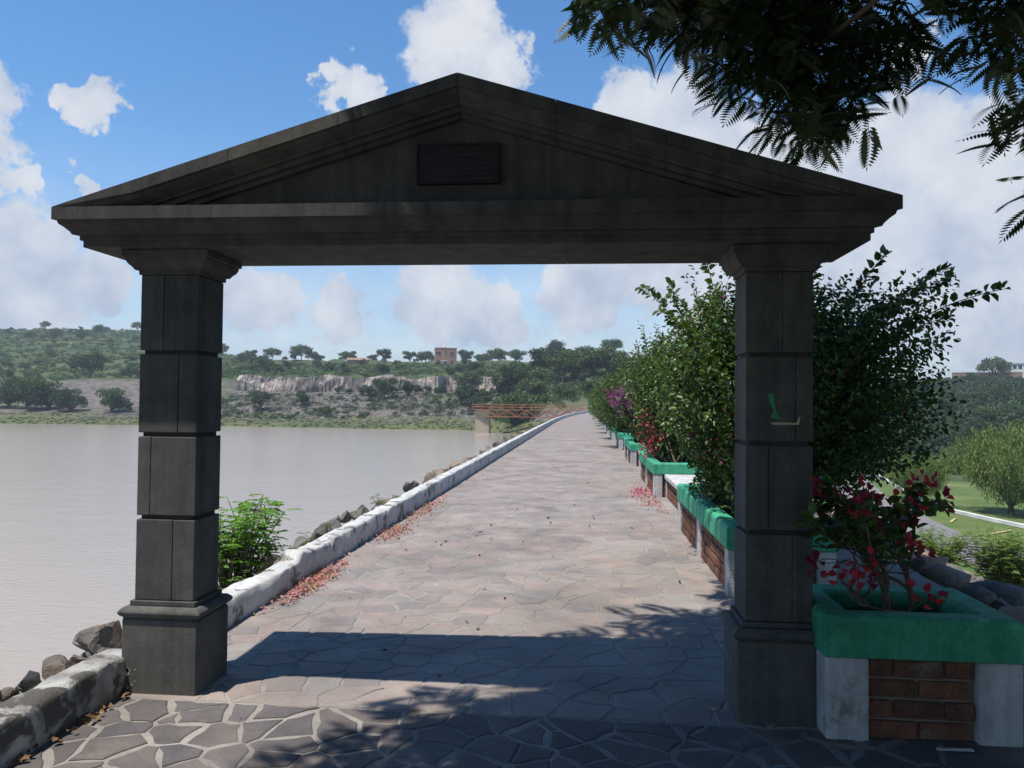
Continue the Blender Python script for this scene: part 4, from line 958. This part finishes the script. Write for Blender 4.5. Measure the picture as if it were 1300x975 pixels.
ow = empty('earth_wall', (190, 394, zt(190, 394) + 1.8), R(-20)); tag(ow, 'low terracotta wall below the white building at the right', 'wall')
bbox('wall_run', -13, 16, -.3, .3, -4, 2.2, m_terra, ow, 0); bbox('coping', -13.1, 16.1, -.4, .4, 2.2, 2.4, m_terra, ow, 0)

# ------------------------------------------------------------------ valley park on the dry side
def sheet(name, left, right, z, mat, kind='structure'):
    b = MB(); n = len(left); b.add([(x, y, z) for x, y in left] + [(x, y, z) for x, y in right], [(i, n + i, n + i + 1, i + 1) for i in range(n - 1)]); return tag(b.build(name, mat), kind=kind)
sheet('lawn', [(21.9, -40), (21.9, 60), (21.9, 116)], [(60, -40), (50, 60), (52, 104)], -7.94, m_lawn)
sheet('road', [(23.2, -40), (23.4, 40), (23.6, 54), (24.4, 64), (26, 82), (30, 106), (32, 112)], [(28.5, -40), (28.5, 40), (28.8, 52), (28.6, 64), (31.0, 82), (36.6, 106), (39, 112)], -7.90, m_asph)
def kerbline(name, pts, w, h, mat, label, cat):
    b = MB()
    for a, c in zip(pts[:-1], pts[1:]): b.bar((*a, -7.9 + h / 2), (*c, -7.9 + h / 2), w, h)
    return tag(b.build(name, mat), label, cat)
kerbline('kerb', [(40.3, 113), (36.3, 95), (33.6, 80), (33.2, 75), (34.0, 69), (35.6, 62), (38.5, 54)], .35, .3, m_wkerb, 'white painted kerb curving along the lawn below the dam', 'kerb')
for (a, c, l) in (((30.2, 68), (31.6, 70.3), 'yellow line on the lawn nearest the willow'), ((30.6, 62.2), (33.0, 64.2), 'yellow line on the lawn below the willow'), ((29.6, 74), (31.2, 77), 'yellow line across the lawn beside the road')): kerbline('painted_line', [a, c], .2, .06, m_yel, l, 'line')
lp = empty('lamp_post', (36.6, 66.5, -7.95)); tag(lp, 'thin dark lamp post beside the willow at the right edge', 'lamp post')
q = MB(); q.tube([(0, 0, 0), (0, 0, 4.6)], [.07, .05], 8); q.build('pole', m_metal, lp); q = MB(); q.tube([(0, 0, 4.55), (0, 0, 4.7), (0, 0, 5.05), (0, 0, 5.15)], [.08, .2, .22, .05], 8); q.build('lamp_head', m_terra, lp)

# ------------------------------------------------------------------ far trees
def tree_proto(seed, h, w, n, mat, lsz, trunkh=.3, clumps=14, flat=.6, willow=False):
    global rng
    rng = np.random.default_rng(seed); tb = MB(); cl = []
    th = h * trunkh; tb.tube([(0, 0, -.4), (0.05, 0, th * .5), (0, .05, th)], [h * .035, h * .028, h * .022], 6)
    for k in range(clumps):
        a = rng.uniform(0, 6.28); r_ = w * math.sqrt(rng.random()) * .75; z = th + (h - th) * (rng.uniform(.25, .85)) * (1 - .35 * (r_ / w) ** 2)
        c = np.array([r_ * math.cos(a), r_ * math.sin(a), z]); cl.append((c, w * rng.uniform(.24, .42)))
        tb.tube([(0, 0, th * .8), tuple(c * [.5, .5, .6] + [0, 0, th * .35]), tuple(c)], [h * .017, h * .01, h * .005], 4)
    P = []
    for c, r_ in cl:
        m_ = n // clumps; u = rv(m_) * (rng.random((m_, 1)) ** .45); P.append(c + u * np.array([r_, r_, r_ * flat]))
    P = np.concatenate(P); P = P[P[:, 2] > h * .08]; k = len(P)
    if willow:
        # hanging strands: several leaves under one another
        reps = 5; base = P; P = np.concatenate([base + np.array([0, 0, -.16 * j]) + rng.normal(0, .03, base.shape) for j in range(reps)]); P = P[P[:, 2] > .3]; k = len(P)
        D = rng.normal(0, .3, (k, 3)) + [0, 0, -1]; V, F = diam(P, D, rv(k), lsz * 1.6, lsz * .45)
    else: V, F = diam(P, rv(k), rv(k), lsz * rng.uniform(.7, 1.3, k), lsz * .75)
    return npmesh('crown', V, F, mat), mesh('trunk', tb.v, tb.f, m_twig)
TP = {'mesq': tree_proto(101, 6, 4.2, 2600, m_tree1, .42), 'dark': tree_proto(102, 6.5, 4.0, 2800, m_tree2, .42, .22), 'pale': tree_proto(103, 5, 3.6, 2200, m_tree3, .4, .25),
      'round': tree_proto(108, 6, 4.4, 3400, m_tree2, .42, .1, 20, .85), 'roundg': tree_proto(109, 6, 4.4, 3400, m_tree1, .42, .1, 20, .85), 'tall': tree_proto(104, 8, 4.2, 3200, m_tree2, .42, .28, 18, .8), 'bush': tree_proto(105, 3, 2.4, 1300, m_tree1, .36, .1, 9), 'bushd': tree_proto(106, 3.2, 2.6, 1300, m_tree2, .36, .1, 9), 'bushp': tree_proto(107, 2.6, 2.3, 1100, m_tree3, .36, .1, 9)}
def put(kind, X, Y, s, label, group, name='tree', cat='tree', sz=None, dz=0):
    t = empty(name, (X, Y, zt(X, Y) - .15 + dz), random.uniform(0, 6.28)); tag(t, label, cat, group); sc = (s, s, sz or s * random.uniform(.9, 1.1)); t.scale = sc
    c, tr = TP[kind]; link('crown', c, t); link('trunk', tr, t); return t
def bearing(px, Y):        # metres across at distance Y for a compass bearing noted from the photograph
    d = cr * (px - 650) + cf * 994; return Y * d.x / d.y
random.seed(19)
for px, Y, k, s, l in ((115, 262, 'tall', 1.35, 'lone dark tree on top of the pale spoil heap at the left'), (12, 222, 'round', 1.55, 'dark tree on the far shore at the left edge'), (35, 219, 'roundg', 1.6, 'rounded green tree on the far shore, second from the left edge'),
                       (62, 221, 'round', 1.6, 'dark shore tree between the rounded green trees and the spoil heap'), (90, 218, 'round', 1.25, 'low dark tree on the far shore left of the spoil heap foot'), (142, 219, 'roundg', 1.35, 'round green tree on the shore before the spoil heap'), (165, 263, 'mesq', .9, 'small tree on the spoil heap beside the left pillar'),
                       (158, 220, 'bush', 1.2, 'low bush on the shore beside the left pillar'),
                       (345, 420, 'mesq', 1.3, 'skyline tree seen first right of the left pillar'), (382, 410, 'mesq', 1.5, 'wide skyline tree above the pale cliff, right of the first'), (318, 415, 'dark', 1.0, 'low dark skyline tree beside the left pillar'), (438, 400, 'mesq', 1.1, 'skyline tree above the low shed'), (488, 405, 'dark', 1.3, 'dark skyline tree midway between shed and pink house'), (520, 410, 'dark', 1.15, 'dark skyline tree just left of the pink house'), (540, 405, 'tall', 1.0, 'tall dark tree touching the left side of the pink house'),
                       (592, 398, 'dark', 1.2, 'dark tree touching the right side of the pink house'), (607, 400, 'mesq', .8, 'squarish small tree on the skyline right of the pink house'), (632, 385, 'mesq', 1.35, 'broad airy skyline tree right of the pink house'), (655, 388, 'mesq', 1.3, 'broad airy skyline tree, second right of the pink house'), (703, 380, 'tall', 1.55, 'tallest rounded tree on the skyline above the footbridge'), (739, 385, 'dark', 1.15, 'small domed skyline tree above the path end'), (778, 375, 'tall', 1.35, 'tall skyline tree partly hidden by the bougainvilleas')):
    put(k, bearing(px, Y), Y, s, l, None)
put('mesq', bearing(1262, 390), 390, 1.7, 'open crowned tree standing on the right hand skyline', None, sz=2.0)
# large bushes on the slopes round the footbridge
for px, Y, k, s, l in ((655, 222, 'dark', 1.9, 'large dark round bush above the footbridge'), (690, 245, 'dark', 1.8, 'large dark bush above the middle of the footbridge'), (640, 228, 'dark', 1.2, 'dark bush at the cliff foot above the pier'), (715, 226, 'mesq', 1.6, 'rounded green bush right of the footbridge middle'), (745, 235, 'mesq', 1.7, 'green bush above the path end'), (770, 228, 'mesq', 1.7, 'green bush behind the bougainvilleas at the path end'), (332, 215, 'dark', 1.05, 'dark round bush on the rubble slope right of the left pillar'), (383, 222, 'bushd', 1.5, 'dark bush on the rubble slope below the pale cliff'), (488, 236, 'dark', 1.1, 'dark bush against the middle of the cliff'), (520, 240, 'bushd', 1.6, 'low dark bush at the foot of the cliff'), (412, 209, 'bush', 1.1, 'small green bush low on the rubble slope'), (470, 232, 'bushd', 1.6, 'dark spreading bush on the upper rubble slope'), (600, 215, 'bushd', 1.4, 'dark bush above the pier top'), (585, 226, 'bushd', 1.8, 'dark bush at the cliff foot left of the pier')):
    put(k, bearing(px, Y), Y, s, l, None, 'bush', 'bush')
# scrub that nobody could tell apart: shared labels by slope
def scatter(n, fn, kinds, lab, grp, smin, smax):
    for i in range(n):
        X, Y = fn(); put(random.choice(kinds), X, Y, random.uniform(smin, smax), lab, grp, 'scrub_bush', 'bush')
def f_left():
    d = random.uniform(72, 430); Y = 190 + d; return Y * random.uniform(-.86, -.44), Y
def f_mid():
    px = random.uniform(268, 760); Y = random.uniform(264, 345); return bearing(px, Y), Y
def f_ridge():
    px = random.uniform(268, 790); Y = random.uniform(395, 470); return bearing(px, Y), Y
def f_bank():
    px = random.uniform(590, 790); Y = random.uniform(178, 262); px = max(px, 660 - (Y - 178) * 1.5); return bearing(px, Y), Y
def f_right():
    dist = random.uniform(125, 385); a = random.uniform(.24, .62); return dist * math.sin(a), dist * math.cos(a)
def f_foot():
    px = random.uniform(430, 640); Y = random.uniform(243, 250); return bearing(px, Y), Y
scatter(60, f_left, ['bush', 'bushd', 'bushp', 'mesq', 'bushp'], 'green scrub bush on the left hill beyond the lake', 'scrub of the left hill', .9, 1.5)
scatter(50, f_mid, ['bush', 'bushp', 'bush', 'bushd'], 'green scrub bush on the slope above the quarry cliff', 'scrub above the cliff', .8, 1.4)
scatter(36, f_ridge, ['dark', 'mesq', 'bush'], 'scrub bush along the far skyline', 'scrub of the skyline', .6, 1.0)
scatter(44, f_bank, ['bush', 'bushd', 'bush', 'mesq'], 'green scrub bush on the bank behind the footbridge', 'scrub behind the footbridge', .8, 1.4)
scatter(22, f_foot, ['bush', 'bushd'], 'low scrub bush along the foot of the quarry cliff', 'scrub at the cliff foot', .6, 1.0)
scatter(80, f_right, ['round', 'roundg', 'round', 'bushd', 'bush'], 'dark green tree on the wooded slope across the valley', 'trees across the valley', .45, .8)
def scrub_stuff(name, fn, cnt, mat, label, smin, smax, quads=46, hz_=.75, lsz=.5):
    VV = []
    for i in range(cnt):
        X, Y = fn(); s_ = random.uniform(smin, smax); u = rv(quads) * (rng.random((quads, 1)) ** .4) * np.array([s_, s_, s_ * hz_]); u[:, 2] = np.abs(u[:, 2]) + .05
        VV.append(u + np.array([X, Y, zt(X, Y)]))
    P = np.concatenate(VV); k = len(P); V, F = diam(P, rv(k), rv(k), lsz * rng.uniform(.7, 1.4, k), lsz * .8)
    tag(link(name, npmesh(name, V, F, mat)), label, 'scrub', None, 'stuff')
scrub_stuff('hillside_scrub', f_left, 1500, m_tree1, 'mass of green scrub covering the left hill', .8, 2.2, 50, .7, .7)
scrub_stuff('hillside_scrub', f_left, 700, m_tree3, 'mass of paler low scrub covering the left hill', .7, 1.8, 36, .5, .7)
scrub_stuff('slope_scrub', f_mid, 700, m_tree1, 'mass of low green scrub above the quarry cliff', .6, 1.6, 46, .7, .5)
scrub_stuff('slope_scrub', f_mid, 300, m_tree3, 'mass of pale scrub above the quarry cliff', .6, 1.4, 40, .6, .5)
scrub_stuff('bank_scrub', f_bank, 520, m_tree1, 'mass of green scrub behind the footbridge', .7, 1.8, 60, .8, .45)
def f_rub():
    px = random.uniform(275, 640); Y = random.uniform(204, 246); return bearing(px, Y), Y
scrub_stuff('rubble_scrub', f_rub, 380, m_tree2, 'dark weeds and low scrub among the quarry rubble', .5, 1.7, 50, .7, .4)
scrub_stuff('valley_wood', f_right, 2300, m_tree2, 'dense dark wood covering the slope across the valley', 1.0, 2.5, 60, .85, .8)
def f_shoregrass():
    px = random.uniform(-20, 700); X = bearing(px, 190); return X, shore(X) + random.uniform(.5, 17)
scrub_stuff('shore_grass', f_shoregrass, 700, m_tree1, 'green grass and weeds along the far waterline', .25, .6, 14, .22, .3)
TP['willow'] = tree_proto(120, 8.6, 5.0, 7000, m_willow, .18, .12, 19, .95, True)
put('willow', 38.0, 74, 1.08, 'pale green willow beside the white kerb in the valley', 'willows', 'willow_tree', 'tree'); put('willow', 43.5, 73, 1.15, 'second pale green willow cut by the right edge', 'willows', 'willow_tree', 'tree')
put('willow', 33.5, 84, .65, 'small pale willow left of the large willow', 'willows', 'willow_tree', 'tree')
rng = np.random.default_rng(88)
shrub('bank_shrub', (9.2, 18.2, zt(9.2, 18.2)), 1.6, 1.0, 120, m_bankleaf, 'leafy green shrub on the dry bank at the right edge', .17, lean=(.2, 0))
shrub('bank_shrub', (8.1, 18.8, zt(8.1, 18.8)), 1.0, .8, 80, m_bankleaf, 'lower green shrub on the dry bank left of the larger one', .15)

# ------------------------------------------------------------------ thin summer haze
hm = bpy.data.materials.new('haze'); hm.use_nodes = True; ht = hm.node_tree; ht.nodes.clear()
pv = N(ht, 'ShaderNodeVolumePrincipled'); pv.inputs['Color'].default_value = (.80, .88, .97, 1); pv.inputs['Density'].default_value = .00038; pv.inputs['Anisotropy'].default_value = .2
ho_ = N(ht, 'ShaderNodeOutputMaterial'); L(ht, pv.outputs[0], ho_.inputs['Volume'])
hb = MB(); hb.box(-4100, 4100, -320, 5100, -11, 92); tag(hb.build('haze', hm), kind='stuff')

S.render.engine = 'CYCLES'
S.cycles.use_denoising = True
S.cycles.max_bounces = 8; S.cycles.transparent_max_bounces = 4
